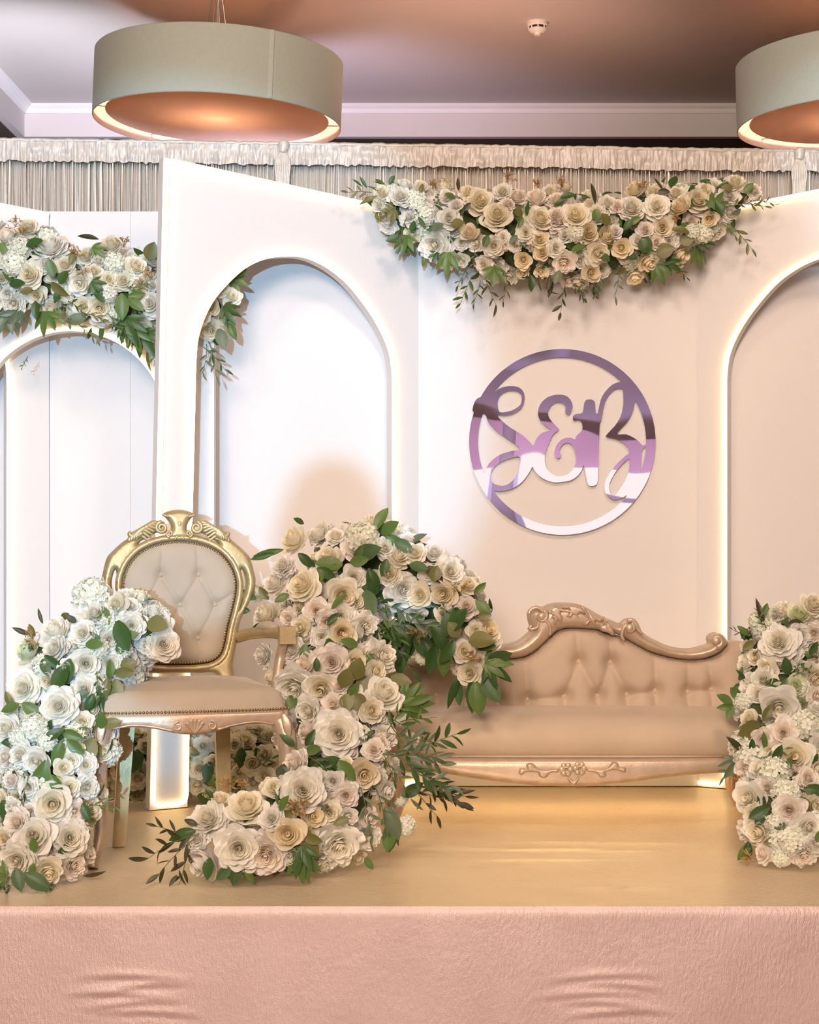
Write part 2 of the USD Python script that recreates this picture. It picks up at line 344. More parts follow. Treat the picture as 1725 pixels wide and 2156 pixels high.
def arch_panel(A, dirv, out, hole, strips, label, thick=0.045):
    """out, hole: outlines as (s, z) along the panel's own plane from the point A; strips: lists of (s, z) that the neon follows."""
    A = np.array(A, float); ex = np.array([dirv[0], dirv[1], 0.0]); ex /= np.linalg.norm(ex); en = np.array([ex[1], -ex[0], 0.0])
    if en[1] > 0: en = -en
    poly = Polygon(out).difference(Polygon(hole)) if hole is not None else Polygon(out)
    m = trimesh.creation.extrude_polygon(poly, thick, engine='earcut')
    v = m.vertices; w = A * [1, 1, 0] + v[:, :1] * ex + v[:, 1:2] * [0, 0, 1] - v[:, 2:] * en
    f = m.faces if np.dot(np.cross(ex, [0, 0, 1]), -en) > 0 else m.faces[:, ::-1]
    mid = A * [1, 1, 0] + ex * np.mean([p[0] for p in out]); 
    t = thing('arch_panel', label, 'arch panel', (mid[0], mid[1], ZS))
    obj('board', trimesh.Trimesh(w, f, process=False), WHITE, t)
    for s in strips:
        s = np.array(s); c = A * [1, 1, 0] + s[:, :1] * ex + s[:, 1:] * [0, 0, 1] + en * 0.011
        obj('neon_strip', tube(c, 0.0085, 8), NEON, t, True)
    return ex, en

def onplane(px, py, A, ex):                                    # pixel -> (s, z) on the vertical plane through A along ex
    d = np.array([(px - CX) / F, 1.0]); M = np.array([[d[0], -ex[0]], [d[1], -ex[1]]])
    k, s = np.linalg.solve(M, np.array([A[0], A[1]])); return np.array([s, EYE - (py - HY) / F * k])

A = P(881, 1700, YW - 0.005)[:2]; B = P(314, 1706, 6.335)[:2]; exl = (B - A) / np.linalg.norm(B - A); WL = np.linalg.norm(B - A)
arch_px = [(829, 1100), (829, 980), (829, 855), (828, 783), (819, 733), (794, 679), (761.7, 631), (725.7, 589), (682.6, 557), (639.5, 539), (596, 536.6), (553, 543), (510, 564), (467, 604), (438, 643), (418, 690), (408.5, 740), (405, 855), (402, 980), (399, 1100)]
arch = smooth_pts([onplane(x, y, A, exl) for x, y in arch_px], 4)
arch = np.vstack([[arch[0][0], ZS + 0.012], arch, onplane(391, 1690, A, exl)])
arch[-1][1] = ZS + 0.02
tl = onplane(344, 331, A, exl); tr = onplane(880, 448, A, exl); bl = onplane(314, 1690, A, exl)
bl[0] = WL - 0.002
out = [(0.0, ZS), (arch[0][0] - 0.006, ZS), (arch[0][0] - 0.006, ZS + 0.002), (0.002, ZS + 0.002)]
out = [(0.0, ZS), tuple(tr), tuple(tl), (bl[0], ZS)]
hole = [(arch[0][0] + 0.009, ZS - 0.1)] + [tuple(p) for p in Polygon(np.vstack([[arch[0][0], ZS - 0.3], arch, [arch[-1][0], ZS - 0.3]])).buffer(-0.009).exterior.coords[:-1]]
hole = list(Polygon(np.vstack([[arch[0][0], ZS - 0.3], arch, [arch[-1][0], ZS - 0.3]])).buffer(-0.008).exterior.coords[:-1])
ins = 0.012
loop_l = np.vstack([[tr[0] + 0.004, tr[1] - ins], [tl[0] - ins - 0.02, tl[1] - ins], [tl[0] - ins - 0.006, tl[1] - ins - 0.004], [tl[0] - ins, tl[1] - ins - 0.02], [bl[0] - ins, ZS + 0.05], [bl[0] - ins - 0.006, ZS + 0.024], [bl[0] - ins - 0.025, ZS + 0.017], [arch[-1][0] + 0.03, ZS + 0.017], [arch[-1][0] + 0.006, ZS + 0.024], [arch[-1][0], ZS + 0.05], arch[::-1][1:-1], [arch[0][0], ZS + 0.05], [arch[0][0] - 0.012, ZS + 0.017], [0.004, ZS + 0.017]])
arch_panel((A[0], A[1], 0), exl, out, hole, [loop_l], 'tall white arch panel with sloping top left of the monogram, outlined in warm neon')
# the right-hand panel is the left one mirrored
A2 = P(1470.5, 1700, YW - 0.005)[:2]; ex2 = np.array([-exl[0], exl[1]])
arch_panel((A2[0], A2[1], 0), ex2, out, hole, [loop_l], 'white arch panel cut by the right edge of the photo, outlined in warm neon')
# the far-left panel, its right leg and sloping top in view
A3 = P(104, 1700, YW - 0.02)[:2]; dl = 0.055
out3 = [(0.0, ZS), (tr[0], tr[1]), (tl[0], tl[1] - 0.01), (bl[0], ZS)]
hole3 = [(s + dl, z) for s, z in hole]
loop3 = loop_l.copy(); k3 = len(loop3)
loop3[9:-2, 0] += dl * 1.0; loop3[-2, 0] += dl; loop3[7:9, 0] += dl
arch_panel((A3[0], A3[1], 0), exl, out3, hole3, [loop3], 'white arch panel at the far left edge, behind the low arch with flowers')
# low arch panel that carries the left garland
Y4 = 6.66
def q4(px, py): p = P(px, py, Y4); return (p[0], p[2])
a4 = [q4(150 + 205 * math.cos(t), 898 - 205 * math.sin(t)) for t in np.linspace(0, math.pi, 40)]
a4 = np.array([(a4[0][0], ZS + 0.02)] + a4 + [(a4[-1][0], ZS + 0.02)])
o4 = [q4(450, 1700), q4(451, 700), q4(440, 610), q4(400, 556), q4(330, 530), q4(150, 515), q4(-30, 530), q4(-100, 556), q4(-140, 610), q4(-150, 700), q4(-150, 1700)]
o4 = [(p[0], max(p[1], ZS)) for p in o4]; o4[0] = (o4[0][0], ZS); o4[-1] = (o4[-1][0], ZS)
h4 = list(Polygon(np.vstack([[a4[0][0], ZS - 0.3], a4, [a4[-1][0], ZS - 0.3]])).buffer(-0.008).exterior.coords[:-1])
arch_panel((0, Y4, 0), (1, 0), o4, h4, [a4], 'low white arch panel under the flower garland at the left edge', 0.06)

# ------------------------------------------------------------------ monogram
S3 = lambda pts: [(940 + x / 3.45, 700 + y / 3.45) for x, y in pts]
def vstroke(pts, n=8):
    p = smooth_pts(np.array(pts, float), n); return unary_union([Point(x, y).buffer(w / 2, 12) for x, y, w in p] + [Polygon(np.vstack([np.array(Point(a[0], a[1]).buffer(a[2] / 2, 8).exterior.coords), np.array(Point(b[0], b[1]).buffer(b[2] / 2, 8).exterior.coords)])).convex_hull for a, b in zip(p[:-1], p[1:])])
def blob(pts, n=5): return Polygon(smooth_pts(pts, n, True)).buffer(0)
ang = np.linspace(0, 2 * np.pi, 160, endpoint=False)
ring_ = Polygon([(842 + 677 * math.cos(t), 795 + 675 * math.sin(t)) for t in ang]).difference(Polygon([(840 + 610 * math.cos(t), 795 + 614 * math.sin(t)) for t in ang]))
s_ = blob([(225, 480), (330, 450), (380, 410), (450, 390), (520, 397), (560, 432), (567, 490), (545, 550), (480, 592), (420, 604), (374, 603), (400, 640), (470, 695), (550, 745), (600, 790), (622, 815), (655, 850), (650, 905), (630, 960), (600, 1020), (550, 1085), (480, 1133), (400, 1153), (340, 1146), (292, 1108), (276, 1050), (288, 990), (325, 935), (390, 888), (470, 862), (532, 850), (500, 812), (430, 765), (360, 715), (305, 655), (282, 598), (215, 588), (190, 560)])
s_ = s_.difference(blob([(372, 515), (390, 460), (440, 428), (500, 425), (545, 455), (540, 520), (490, 560), (430, 578), (385, 575)])).difference(blob([(532, 905), (430, 925), (355, 970), (322, 1030), (332, 1085), (375, 1110), (435, 1108), (490, 1065), (522, 995)]))
amp = vstroke([(885, 575, 44), (890, 530, 52), (860, 490, 60), (800, 480, 54), (740, 507, 66), (706, 558, 74), (705, 608, 70), (732, 652, 60), (775, 688, 42), (812, 702, 12)])
amp = amp.union(vstroke([(812, 706, 10), (765, 728, 34), (705, 780, 92), (672, 870, 95), (668, 950, 95), (702, 1018, 74), (770, 1060, 54), (830, 1066, 42), (900, 1048, 50), (948, 1000, 60), (972, 930, 58), (962, 860, 56), (940, 815, 50), (900, 785, 40), (850, 790, 34), (816, 825, 34), (802, 868, 36), (812, 893, 42)]))
tee = blob([(1000, 520), (1015, 492), (1040, 486), (1062, 490), (1080, 515), (1086, 590), (1116, 585), (1112, 680), (1107, 800), (1101, 950), (1098, 1070), (1088, 1105), (1060, 1115), (1034, 1110), (1020, 1075), (1000, 970), (985, 850), (935, 770), (985, 712), (983, 655), (955, 636), (925, 640), (918, 612), (940, 593), (988, 583)], 3)
bee = vstroke([(1108, 640, 34), (1122, 560, 34), (1142, 485, 36), (1182, 425, 36), (1235, 388, 42), (1310, 385, 60)])
bb = blob([(1285, 390), (1345, 380), (1410, 430), (1430, 478), (1375, 490), (1358, 560), (1320, 640), (1240, 735), (1310, 742), (1380, 778), (1428, 820), (1470, 795), (1500, 800), (1470, 820), (1425, 845), (1416, 905), (1408, 1000), (1370, 1100), (1310, 1180), (1240, 1214), (1190, 1205), (1152, 1160), (1150, 1090), (1176, 1035), (1232, 960), (1292, 903), (1328, 872), (1308, 825), (1260, 788), (1205, 768), (1158, 758), (1180, 725), (1232, 668), (1272, 590), (1286, 500)], 4)
bb = bb.difference(blob([(1325, 918), (1270, 962), (1217, 1030), (1184, 1100), (1186, 1160), (1215, 1186), (1250, 1150), (1300, 1070), (1325, 990)]))
mono = unary_union([ring_, s_, amp, tee, bee, bb]).buffer(3).buffer(-3).simplify(0.8)
if mono.geom_type != 'Polygon': mono = max(mono.geoms, key=lambda g: g.area)
m = trimesh.creation.extrude_polygon(mono, 1.0, engine='earcut')
YM = YW - 0.012; v = m.vertices.copy()
px, py = 940 + v[:, 0] / 3.45, 700 + v[:, 1] / 3.45
w = np.stack([(px - CX) * YM / F, YM - v[:, 2] * 0.004, EYE - (py - HY) * YM / F], 1)
ctr = P(1184, 930, YM); tilt = math.radians(0.9); dz = w[:, 2] - ctr[2]; w[:, 1] += dz * math.tan(tilt) - 0.004
mg = thing('monogram_sign', 'round mirrored monogram of looping letters inside a ring on the centre backdrop panel', 'sign', (ctr[0], YW, ctr[2]))
obj('mirror_cutout', trimesh.Trimesh(w, m.faces[:, ::-1] if np.linalg.det(np.array([[1, 0, 0], [0, 0, -1], [0, -1, 0]])) < 0 else m.faces, process=False), MIRROR, mg)
for x, z in ((0.0, 0.365), (0.0, -0.37), (-0.37, 0.0), (0.372, 0.0)):
    pp = trimesh.creation.cylinder(0.008, 0.014, sections=10); pp.apply_transform(trimesh.transformations.rotation_matrix(np.pi / 2, [1, 0, 0])); pp.apply_translation([ctr[0] + x, YW - 0.007, ctr[2] + z]); obj('spacer', pp, STEEL, mg, True)

# ------------------------------------------------------------------ string drape on its rail
YL, YRr = 7.10, 7.326                                           # rail depth at the picture's left and right
RZ = EYE + (HY - 299) / F * YL
def rail(px): t = px / 1725.0; Y = YL + (YRr - YL) * t; return (px - CX) * Y / F, Y
dp = thing('string_curtain', 'champagne string curtain with ruffled top hanging on a rail behind the panels', 'curtain', (0, 7.2, ZS))
xa, ya = rail(-330); xb, yb = rail(2080)
def along(t, off=0.0): return xa + (xb - xa) * t, ya + (yb - ya) * t + off
nu = 1430
T_, Zt = np.meshgrid(np.linspace(0, 1, nu), np.linspace(0, 1, 14))
X0, Y0 = along(T_)
cr = meshkit.fbm(np.stack([T_ * 545, Zt * 1.2, 0 * T_], -1), 3, 3) - 0.5
cr2 = meshkit.noise(np.stack([T_ * 117, Zt * 3.0, 0 * T_], -1), 8) - 0.5
zz = RZ - 0.086 * Zt + 0.004 * (meshkit.noise(np.stack([T_ * 300, 0 * T_, 0 * T_], -1), 4) - 0.5) * (1 + 2 * Zt)
obj('valance', grid_mesh(np.stack([X0, Y0 - 0.022 + 0.024 * cr * (0.4 + 0.6 * Zt) + 0.012 * cr2, zz], -1)[::-1]), VALANCE, dp, True, label='ruffled shiny heading along the curtain top')
t_ = np.linspace(0, 1, 650); xr, yr = along(t_)
rr = np.stack([xr, yr - 0.012, RZ + 0.006 + 0.004 * (meshkit.noise(np.stack([t_ * 220, 0 * t_, 0 * t_], -1), 2) - 0.5)], 1)
obj('top_cord', tube(rr, 0.009 + 0.003 * meshkit.noise(np.stack([t_ * 300, 0 * t_, 0 * t_], -1), 6), 6), VALANCE, dp, True)
X0, Y0 = along(np.linspace(0, 1, 300)); Zb = np.array([RZ - 0.01, ZS + 0.01])
wob = 0.02 * (meshkit.fbm(np.stack([np.linspace(0, 60, 300), np.zeros(300), np.zeros(300)], -1), 2, 1) - 0.5)
obj('lining', grid_mesh(np.stack([np.stack([X0, Y0 + 0.05 + wob, np.full(300, z)], -1) for z in Zb[::-1]])), DRAPEBACK, dp, True)
sv, sf = [], []
for i in range(675):
    t = (i + RNG.uniform(-0.4, 0.4)) / 675; x, y = along(np.clip(t, 0, 1)); wd = RNG.uniform(0.0010, 0.0034); a = RNG.uniform(0, np.pi)
    n = 9; zs_ = np.linspace(RZ - 0.03, ZS + RNG.uniform(0.05, 1.2), n); ph = RNG.uniform(0, 6); tw = RNG.uniform(1, 4)
    k = sum(len(q) for q in sv)
    ang_ = a + tw * np.linspace(0, 3, n); off = np.stack([np.cos(ang_), np.sin(ang_), 0 * ang_], 1) * wd
    c = np.stack([x + 0.003 * np.sin(ph + zs_ * 5), y + RNG.uniform(-0.014, 0.02) + 0 * zs_, zs_], 1)
    sv.append(np.vstack([c - off, c + off]))
    for j in range(n - 1): sf += [[k + j, k + j + 1, k + n + j + 1], [k + j, k + n + j + 1, k + n + j]]
obj('fringe_strings', (np.vstack(sv), np.array(sf)), DRAPE, dp, True, kind='stuff')
for px in (597, 1678):
    x, y = rail(px); kp = part(dp, 'tied_knot')
    c = [(x, y - 0.03, RZ + 0.016), (x + 0.004, y - 0.04, RZ - 0.01), (x - 0.002, y - 0.045, RZ - 0.04)]
    obj('bulb', tube(smooth_pts(c, 5), np.interp(np.linspace(0, 1, 11), [0, 0.25, 0.6, 1], [0.010, 0.026, 0.022, 0.014]), 12), DRAPE, kp, True)
    for k in range(9):
        o = (k - 4) * 0.006; pts = smooth_pts([(x + o * 0.4, y - 0.044, RZ - 0.03), (x + o * 1.3, y - 0.05, RZ - 0.09), (x + o * 1.1, y - 0.045, RZ - 0.17), (x + o * 1.4, y - 0.03, RZ - 0.30 - 0.02 * (k % 3))], 4)
        obj('tail', tube(pts, 0.0045, 6), DRAPE, kp, True)

# ------------------------------------------------------------------ pendant lamps and smoke detector
def pendant(px, label, tilt):
    Y = 9.2; c = P(px, 262, Y); R, H = 0.693, 0.365; n = 96; zb = c[2]
    t = thing('pendant_lamp', label, 'lamp', (c[0], Y, zb), 'large drum pendant lamps under the ceiling')
    rx = trimesh.transformations.rotation_matrix(math.radians(tilt), [0, 1, 0], c)
    def lathe(pr):
        a = np.linspace(0, 2 * np.pi, n + 1); pr = np.array(pr)
        g = np.stack([pr[:, None, 0] * np.cos(a), pr[:, None, 0] * np.sin(a), np.repeat(pr[:, 1:], n + 1, 1)], -1) + [c[0], Y, zb]
        m = grid_mesh(g); m.merge_vertices(); m.apply_transform(rx); return m
    obj('shade', lathe([(R - 0.004, 0.0), (R, 0.004), (R, H - 0.004), (R - 0.004, H)]), SHADE, t, 40)
    obj('lining', lathe([(R - 0.004, H), (R - 0.006, 0.004), (R - 0.004, 0.0)]), LINING, t, True)
    s = box(c[0] + R * math.cos(-1.05) - 0.012, c[0] + R * math.cos(-1.05) + 0.012, Y + R * math.sin(-1.05) - 0.006, Y + R * math.sin(-1.05) + 0.006, zb + 0.003, zb + H - 0.003); s.apply_transform(rx)
    obj('seam_tape', s, SHADE, t)
    obj('top_cover', lathe([(0.0, H - 0.012), (R - 0.006, H - 0.012), (R - 0.006, H - 0.006), (0.0, H - 0.006)]), DIFFUSER, t, 40)
    obj('diffuser', lathe([(0.0, 0.03), (0.2, 0.031), (0.4, 0.034), (R - 0.075, 0.036), (R - 0.07, 0.04), (R - 0.075, 0.042), (0.0, 0.042)]), DIFFUSER, t, 40)
    for k in range(6):
        a = k * math.pi / 3 + 0.2; u = np.array([math.cos(a), math.sin(a), 0])
        b = tube([c + u * (R - 0.09) + [0, 0, 0.045], c + u * (R - 0.004) + [0, 0, 0.05]], 0.003, 6); b.apply_transform(rx); obj('spoke', b, STEEL, t)
    top = np.array([c[0] + 0.004, Y, CZ])
    for k, o in enumerate((-0.11, -0.045, -0.005, 0.012, 0.075)):
        obj('wire', tube([c + [o * 1.2, 0.02 * (k - 2), H * 0.5], top + [o * 0.25, 0, 0]], 0.0035 if k != 3 else 0.005, 6), STEEL, t)
    rose = trimesh.creation.cylinder(0.07, 0.03, sections=32); rose.apply_translation(top - [0, 0, 0.016]); obj('ceiling_rose', rose, PLASTIC, t)
    bulb = trimesh.creation.icosphere(2, 0.05); bulb.apply_translation(c + [0, 0, 0.125]); obj('bulb', bulb, emitter_bulb, t, True)
    obj('bulb_holder', tube([c + [0, 0, 0.17], c + [0, 0, 0.30]], 0.02, 10), BLACK, t)
    obj('crossbar', tube([c + [-R + 0.01, 0, 0.30], c + [R - 0.01, 0, 0.30]], 0.006, 6), STEEL, t)
emitter_bulb = emitter('warm_bulb', (1.0, 0.68, 0.50), 330.0)
pendant(458, 'whole round drum pendant lamp hanging above the left arch panel', 2.2)
pendant(1817, 'drum pendant lamp cut by the right edge of the photo', -1.5)
Yd = (CZ - EYE) / ((HY - 47) / F); xd = (1132 - CX) * Yd / F
sd = thing('smoke_detector', 'small white smoke detector on the ceiling', 'smoke detector', (xd, Yd, CZ))
def lathe_at(pr, c, n=32):
    a = np.linspace(0, 2 * np.pi, n + 1); pr = np.array(pr, float)
    m = grid_mesh(np.stack([pr[:, None, 0] * np.cos(a), pr[:, None, 0] * np.sin(a), np.repeat(pr[:, 1:], n + 1, 1)], -1) + np.array(c, float)); m.merge_vertices(); return m
obj('base', lathe_at([(0.0, 0), (0.062, 0), (0.062, -0.02), (0.056, -0.026), (0, -0.026)], (xd, Yd, CZ)), PLASTIC, sd, 40)
obj('chamber', lathe_at([(0.045, -0.026), (0.045, -0.042)], (xd, Yd, CZ)), BLACK, sd, 40)
obj('cap', lathe_at([(0.054, -0.040), (0.055, -0.046), (0.04, -0.062), (0.022, -0.066), (0.02, -0.078), (0, -0.08)], (xd, Yd, CZ)), PLASTIC, sd, 40)
for k in range(8):
    a = k * math.pi / 4; obj('vent_post', tube([(xd + 0.052 * math.cos(a), Yd + 0.052 * math.sin(a), CZ - 0.024), (xd + 0.052 * math.cos(a), Yd + 0.052 * math.sin(a), CZ - 0.044)], 0.005, 6), PLASTIC, sd)

# ------------------------------------------------------------------ armchair
r_ = np.array([0.9725, 0.2327, 0]); f_ = np.array([0.2327, -0.9725, 0]); O_ = np.array([-0.762, 5.603, ZS]); UP = np.array([0, 0, 1.0])
def CW(u, w, h): return O_ + r_ * u + f_ * w + UP * h
ch = thing('armchair', 'gold framed armchair with oval buttoned back standing left of the sofa', 'chair', O_)
BT = 0.15; OB = CW(0.0, -0.20, 0.5); exb = r_; eyb = UP - f_ * BT; enb = f_ + UP * BT * 0.0
eyb_n = eyb                                                   # one unit of h along the reclined back
def BK(p, off=0.0): p = np.atleast_2d(p); return OB + p[:, :1] * exb + (p[:, 1:2] - 0.5) * eyb + off * enb
def relief_b(poly, hf, step, thick, lift=0.0): return relief(poly, hf, step, thick, OB - 0.5 * eyb + lift * enb, exb, eyb, enb)
half = [(0.0, 1.040), (0.045, 1.037), (0.088, 1.027), (0.128, 1.008), (0.158, 0.983), (0.182, 0.948), (0.196, 0.905), (0.195, 0.860), (0.182, 0.805), (0.164, 0.742), (0.152, 0.685), (0.136, 0.643), (0.105, 0.622), (0.055, 0.615), (0.0, 0.614)]
def sym(h): return [tuple(p) for p in h] + [(-u, v) for u, v in h[::-1] if u > 1e-6]
panel = Polygon(smooth_pts(sym(half), 6, True)).buffer(0)
ringo = panel.buffer(0.030); 
outer_h = [(0.0, 1.055), (0.06, 1.062), (0.13, 1.062), (0.165, 1.06), (0.197, 1.043), (0.232, 1.012), (0.252, 0.990), (0.262, 0.962), (0.268, 0.935), (0.274, 0.905), (0.268, 0.868), (0.250, 0.825), (0.228, 0.785), (0.212, 0.745), (0.204, 0.690), (0.192, 0.640), (0.185, 0.60), (0.190, 0.55), (0.187, 0.46), (0.150, 0.46), (0.146, 0.53), (0.12, 0.575), (0.06, 0.577), (0.0, 0.578)]
outer = Polygon(smooth_pts(sym(outer_h), 4, True)).buffer(0)
slot = [(0.224, 0.945), (0.234, 0.925), (0.238, 0.895), (0.232, 0.86), (0.216, 0.815), (0.208, 0.80), (0.212, 0.83), (0.219, 0.87), (0.219, 0.91)]
thole = [(0.040, 1.0735), (0.075, 1.069), (0.135, 1.046), (0.145, 1.032), (0.12, 1.046), (0.07, 1.062)]
holes = unary_union([Polygon(smooth_pts(slot, 4, True)), Polygon([(-u, v) for u, v in smooth_pts(slot, 4, True)]), Polygon([(-u, v) for u, v in thole]), Polygon(thole)]).buffer(0)
frame = outer.difference(panel.buffer(0.008)).difference(holes)
obj('back_frame', relief_b(frame, pillow(0.022, 0.020), 0.007, 0.022), GOLD, ch, 45)
obj('back_moulding', relief_b(ringo.difference(panel.buffer(0.007)), lambda p, d: 0.006 + 0.012 * np.sqrt(np.clip(1 - (1 - np.clip(d / 0.010, 0, 1)) ** 2, 0, 1)), 0.005, 0.0, 0.006), GOLD, ch, 45)
btn = [(-0.067, 0.925), (0.067, 0.925), (-0.128, 0.818), (0.0, 0.818), (0.125, 0.818), (-0.062, 0.700), (0.062, 0.700)]
cre = [((-0.067, 0.925), (-0.06, 1.035)), ((0.067, 0.925), (0.06, 1.035)), ((-0.067, 0.925), (-0.128, 0.818)), ((-0.067, 0.925), (0, 0.818)), ((0.067, 0.925), (0, 0.818)), ((0.067, 0.925), (0.125, 0.818)), ((-0.128, 0.818), (-0.062, 0.7)), ((0, 0.818), (-0.062, 0.7)), ((0, 0.818), (0.062, 0.7)), ((0.125, 0.818), (0.062, 0.7)), ((0.125, 0.818), (0.19, 0.86)), ((-0.125, 0.818), (-0.19, 0.86)), ((0.062, 0.7), (0.07, 0.62)), ((-0.062, 0.7), (-0.07, 0.62))]
def segd(p, a, b):
    a, b = np.array(a), np.array(b); L = b - a; t = np.clip(((p - a) @ L) / (L @ L), 0, 1); return np.linalg.norm(p - a - t[:, None] * L, axis=1)
def tuft(p, d, buttons, creases, edge, puff, ck, cw, bk, bw):
    h = puff * np.sqrt(np.clip(1 - (1 - np.clip(d / edge, 0, 1)) ** 2, 0, 1))
    cd = np.min([segd(p, a, b) for a, b in creases], 0); bd = np.min([np.linalg.norm(p - np.array(b), axis=1) for b in buttons], 0)
    return h - (ck * np.exp(-cd / cw) + bk * np.exp(-(bd / bw) ** 2)) * np.clip(d / edge * 1.5, 0, 1)
obj('back_cushion', relief_b(panel.buffer(0.006), lambda p, d: tuft(p, d, btn, cre, 0.05, 0.036, 0.008, 0.007, 0.015, 0.022), 0.0055, 0.02, 0.0), VELVET, ch, True)
obj('back_lining', relief_b(panel.buffer(0.01), lambda p, d: -0.026 + 0 * d, 0.02, 0.03), VELVET, ch)
def dome(c, n, r, k=1.0):
    s = trimesh.creation.icosphere(1, r); return s.apply_translation(c) if k == 1 else s
for u, h in btn:
    off = float(tuft(np.array([[u, h]]), np.array([0.05]), btn, cre, 0.05, 0.036, 0.008, 0.007, 0.015, 0.022)[0])
    b = trimesh.creation.icosphere(2, 0.0085); b.apply_scale([1, 1, 1]); b.apply_translation(BK([u, h], off + 0.001)[0]); obj('button', b, VELVET, ch, True)
Lp = LineString(panel.buffer(-0.001).exterior.coords)
nm = [dome(BK([*Lp.interpolate(s).coords[0]], 0.017)[0], None, 0.0050) for s in np.arange(0, Lp.length, 0.0098)]
obj('nail_trim', trimesh.util.concatenate(nm), NAIL, ch, True, kind='stuff')
# crest carving: cup, scrolls and two acanthus wings
cup = [(0.054, 1.140), (0.046, 1.150), (0.020, 1.157), (0.0, 1.158)]
cupo = sym([(0.0, 1.158), (0.022, 1.156), (0.045, 1.149), (0.058, 1.139), (0.046, 1.128), (0.034, 1.112), (0.028, 1.095), (0.032, 1.08), (0.046, 1.068), (0.040, 1.056), (0.0, 1.052)])
cr_ = part(ch, 'crest')
obj('cup', relief_b(Polygon(smooth_pts(cupo, 4, True)).buffer(0), pillow(0.022, 0.026), 0.0045, 0.012, 0.004), GOLD, cr_, True)
def spiral(c, r0, turns, sgn, a0, n=40):
    t = np.linspace(0, 1, n); a = a0 + sgn * t * turns * 2 * np.pi; r = r0 * (1 - 0.88 * t); return np.stack([c[0] + r * np.cos(a), c[1] + r * np.sin(a)], 1)
for s in (-1, 1):
    obj('scroll', tube(BK(spiral((s * 0.062, 1.093), 0.021, 1.9, -s, np.pi / 2), 0.02), np.linspace(0.0075, 0.004, 40), 8), GOLD, cr_, True)
    obj('scroll', tube(BK(spiral((s * 0.034, 1.072), 0.013, 1.6, s, -np.pi / 2), 0.028), np.linspace(0.005, 0.003, 40), 8), GOLD, cr_, True)
    obj('volute', tube(BK(smooth_pts([(s * 0.006, 1.135), (s * 0.018, 1.141), (s * 0.022, 1.132), (s * 0.014, 1.129)], 6), 0.026), 0.003, 6), GOLD, cr_, True)
    for k in range(7):
        t = k / 6.0
        p = [(s * (0.070 + 0.006 * k), 1.112 - 0.011 * k), (s * (0.092 + 0.010 * k), 1.110 - 0.006 * k), (s * (0.118 + 0.010 * k), 1.092 - 0.0075 * k), (s * (0.128 + 0.0075 * k), 1.078 - 0.005 * k - 0.014 * math.sin(t * 3.1))]
        obj('leaf_rib', tube(BK(smooth_pts(p, 6), 0.014 + 0.006 * math.sin(t * 3.0)), np.interp(np.linspace(0, 1, 19), [0, 0.35, 0.8, 1], [0.004, 0.0095, 0.008, 0.003]), 8), GOLD, cr_, True)
    tip = tube(BK(smooth_pts([(s * 0.13, 1.075), (s * 0.155, 1.062), (s * 0.170, 1.063), (s * 0.176, 1.073), (s * 0.170, 1.078)], 6), 0.016), np.interp(np.linspace(0, 1, 25), [0, 0.5, 1], [0.012, 0.010, 0.004]), 8)
    obj('leaf_tip', tip, GOLD, cr_, True)
    w_ = Polygon([(s * 0.05, 1.115), (s * 0.09, 1.118), (s * 0.135, 1.088), (s * 0.172, 1.066), (s * 0.16, 1.045), (s * 0.12, 1.055), (s * 0.08, 1.075), (s * 0.05, 1.075)])
    obj('wing', relief_b(w_.buffer(0), pillow(0.02, 0.014), 0.007, 0.012), GOLD, cr_, 45)
    obj('finial_leg', tube(BK(smooth_pts([(0, 1.085), (s * 0.006, 1.065), (s * 0.016, 1.052)], 5), 0.022), 0.005, 6), GOLD, cr_, True)
oval = trimesh.creation.icosphere(2, 1.0); oval.apply_scale([0.010, 0.008, 0.014]); oval.apply_translation(BK([0, 1.105], 0.024)[0]); obj('cabochon', oval, GOLD, cr_, True)
rimt = smooth_pts([(-0.058, 1.139), (-0.03, 1.132), (0, 1.130), (0.03, 1.132), (0.058, 1.139)], 6); obj('cup_rim', tube(BK(rimt, 0.024), 0.0045, 6), GOLD, cr_, True)
# seat
plan = [(-0.300, 0.235), (-0.2, 0.255), (0, 0.262), (0.2, 0.255), (0.300, 0.235), (0.305, 0.20), (0.27, -0.15), (0.245, -0.21), (-0.245, -0.21), (-0.27, -0.15), (-0.305, 0.20)]
pg = Polygon(smooth_pts(plan, 4, True)).buffer(0)
def seat_h(p, d): return 0.060 * np.sqrt(np.clip(1 - (1 - np.clip(d / 0.045, 0, 1)) ** 2, 0, 1)) + 0.034 * np.sin(np.clip(d / 0.24, 0, 1) * np.pi / 2)
obj('seat_cushion', relief(pg, seat_h, 0.014, 0.02, CW(0, 0, 0.492), r_, f_, UP), VELVET, ch, 50)
Ls = LineString(list(pg.buffer(0.003).exterior.coords))
nm = [dome(CW(*Ls.interpolate(s).coords[0], 0.494), None, 0.0048) for s in np.arange(0, Ls.length, 0.0115)]
obj('nail_trim', trimesh.util.concatenate(nm), NAIL, ch, True, kind='stuff')
def apron(poly, Ocenter, ex, en, bow=0.0, w=0.015, h=0.008, name='apron', mt=GOLDP):
    m = relief(poly, pillow(w, h), 0.010, 0.022, Ocenter, ex, UP, en)
    if bow: u = (m.vertices - Ocenter) @ ex; m.vertices += np.outer(bow * (1 - (u / 0.3) ** 2), en)
    return obj(name, m, mt, ch, 45)
fa = [(-0.300, 0.487), (0.300, 0.487), (0.302, 0.405), (0.285, 0.405), (0.262, 0.437), (0.20, 0.447), (0.13, 0.440), (0.06, 0.424), (0.0, 0.418), (-0.06, 0.424), (-0.13, 0.440), (-0.20, 0.447), (-0.262, 0.437), (-0.285, 0.405), (-0.302, 0.405)]
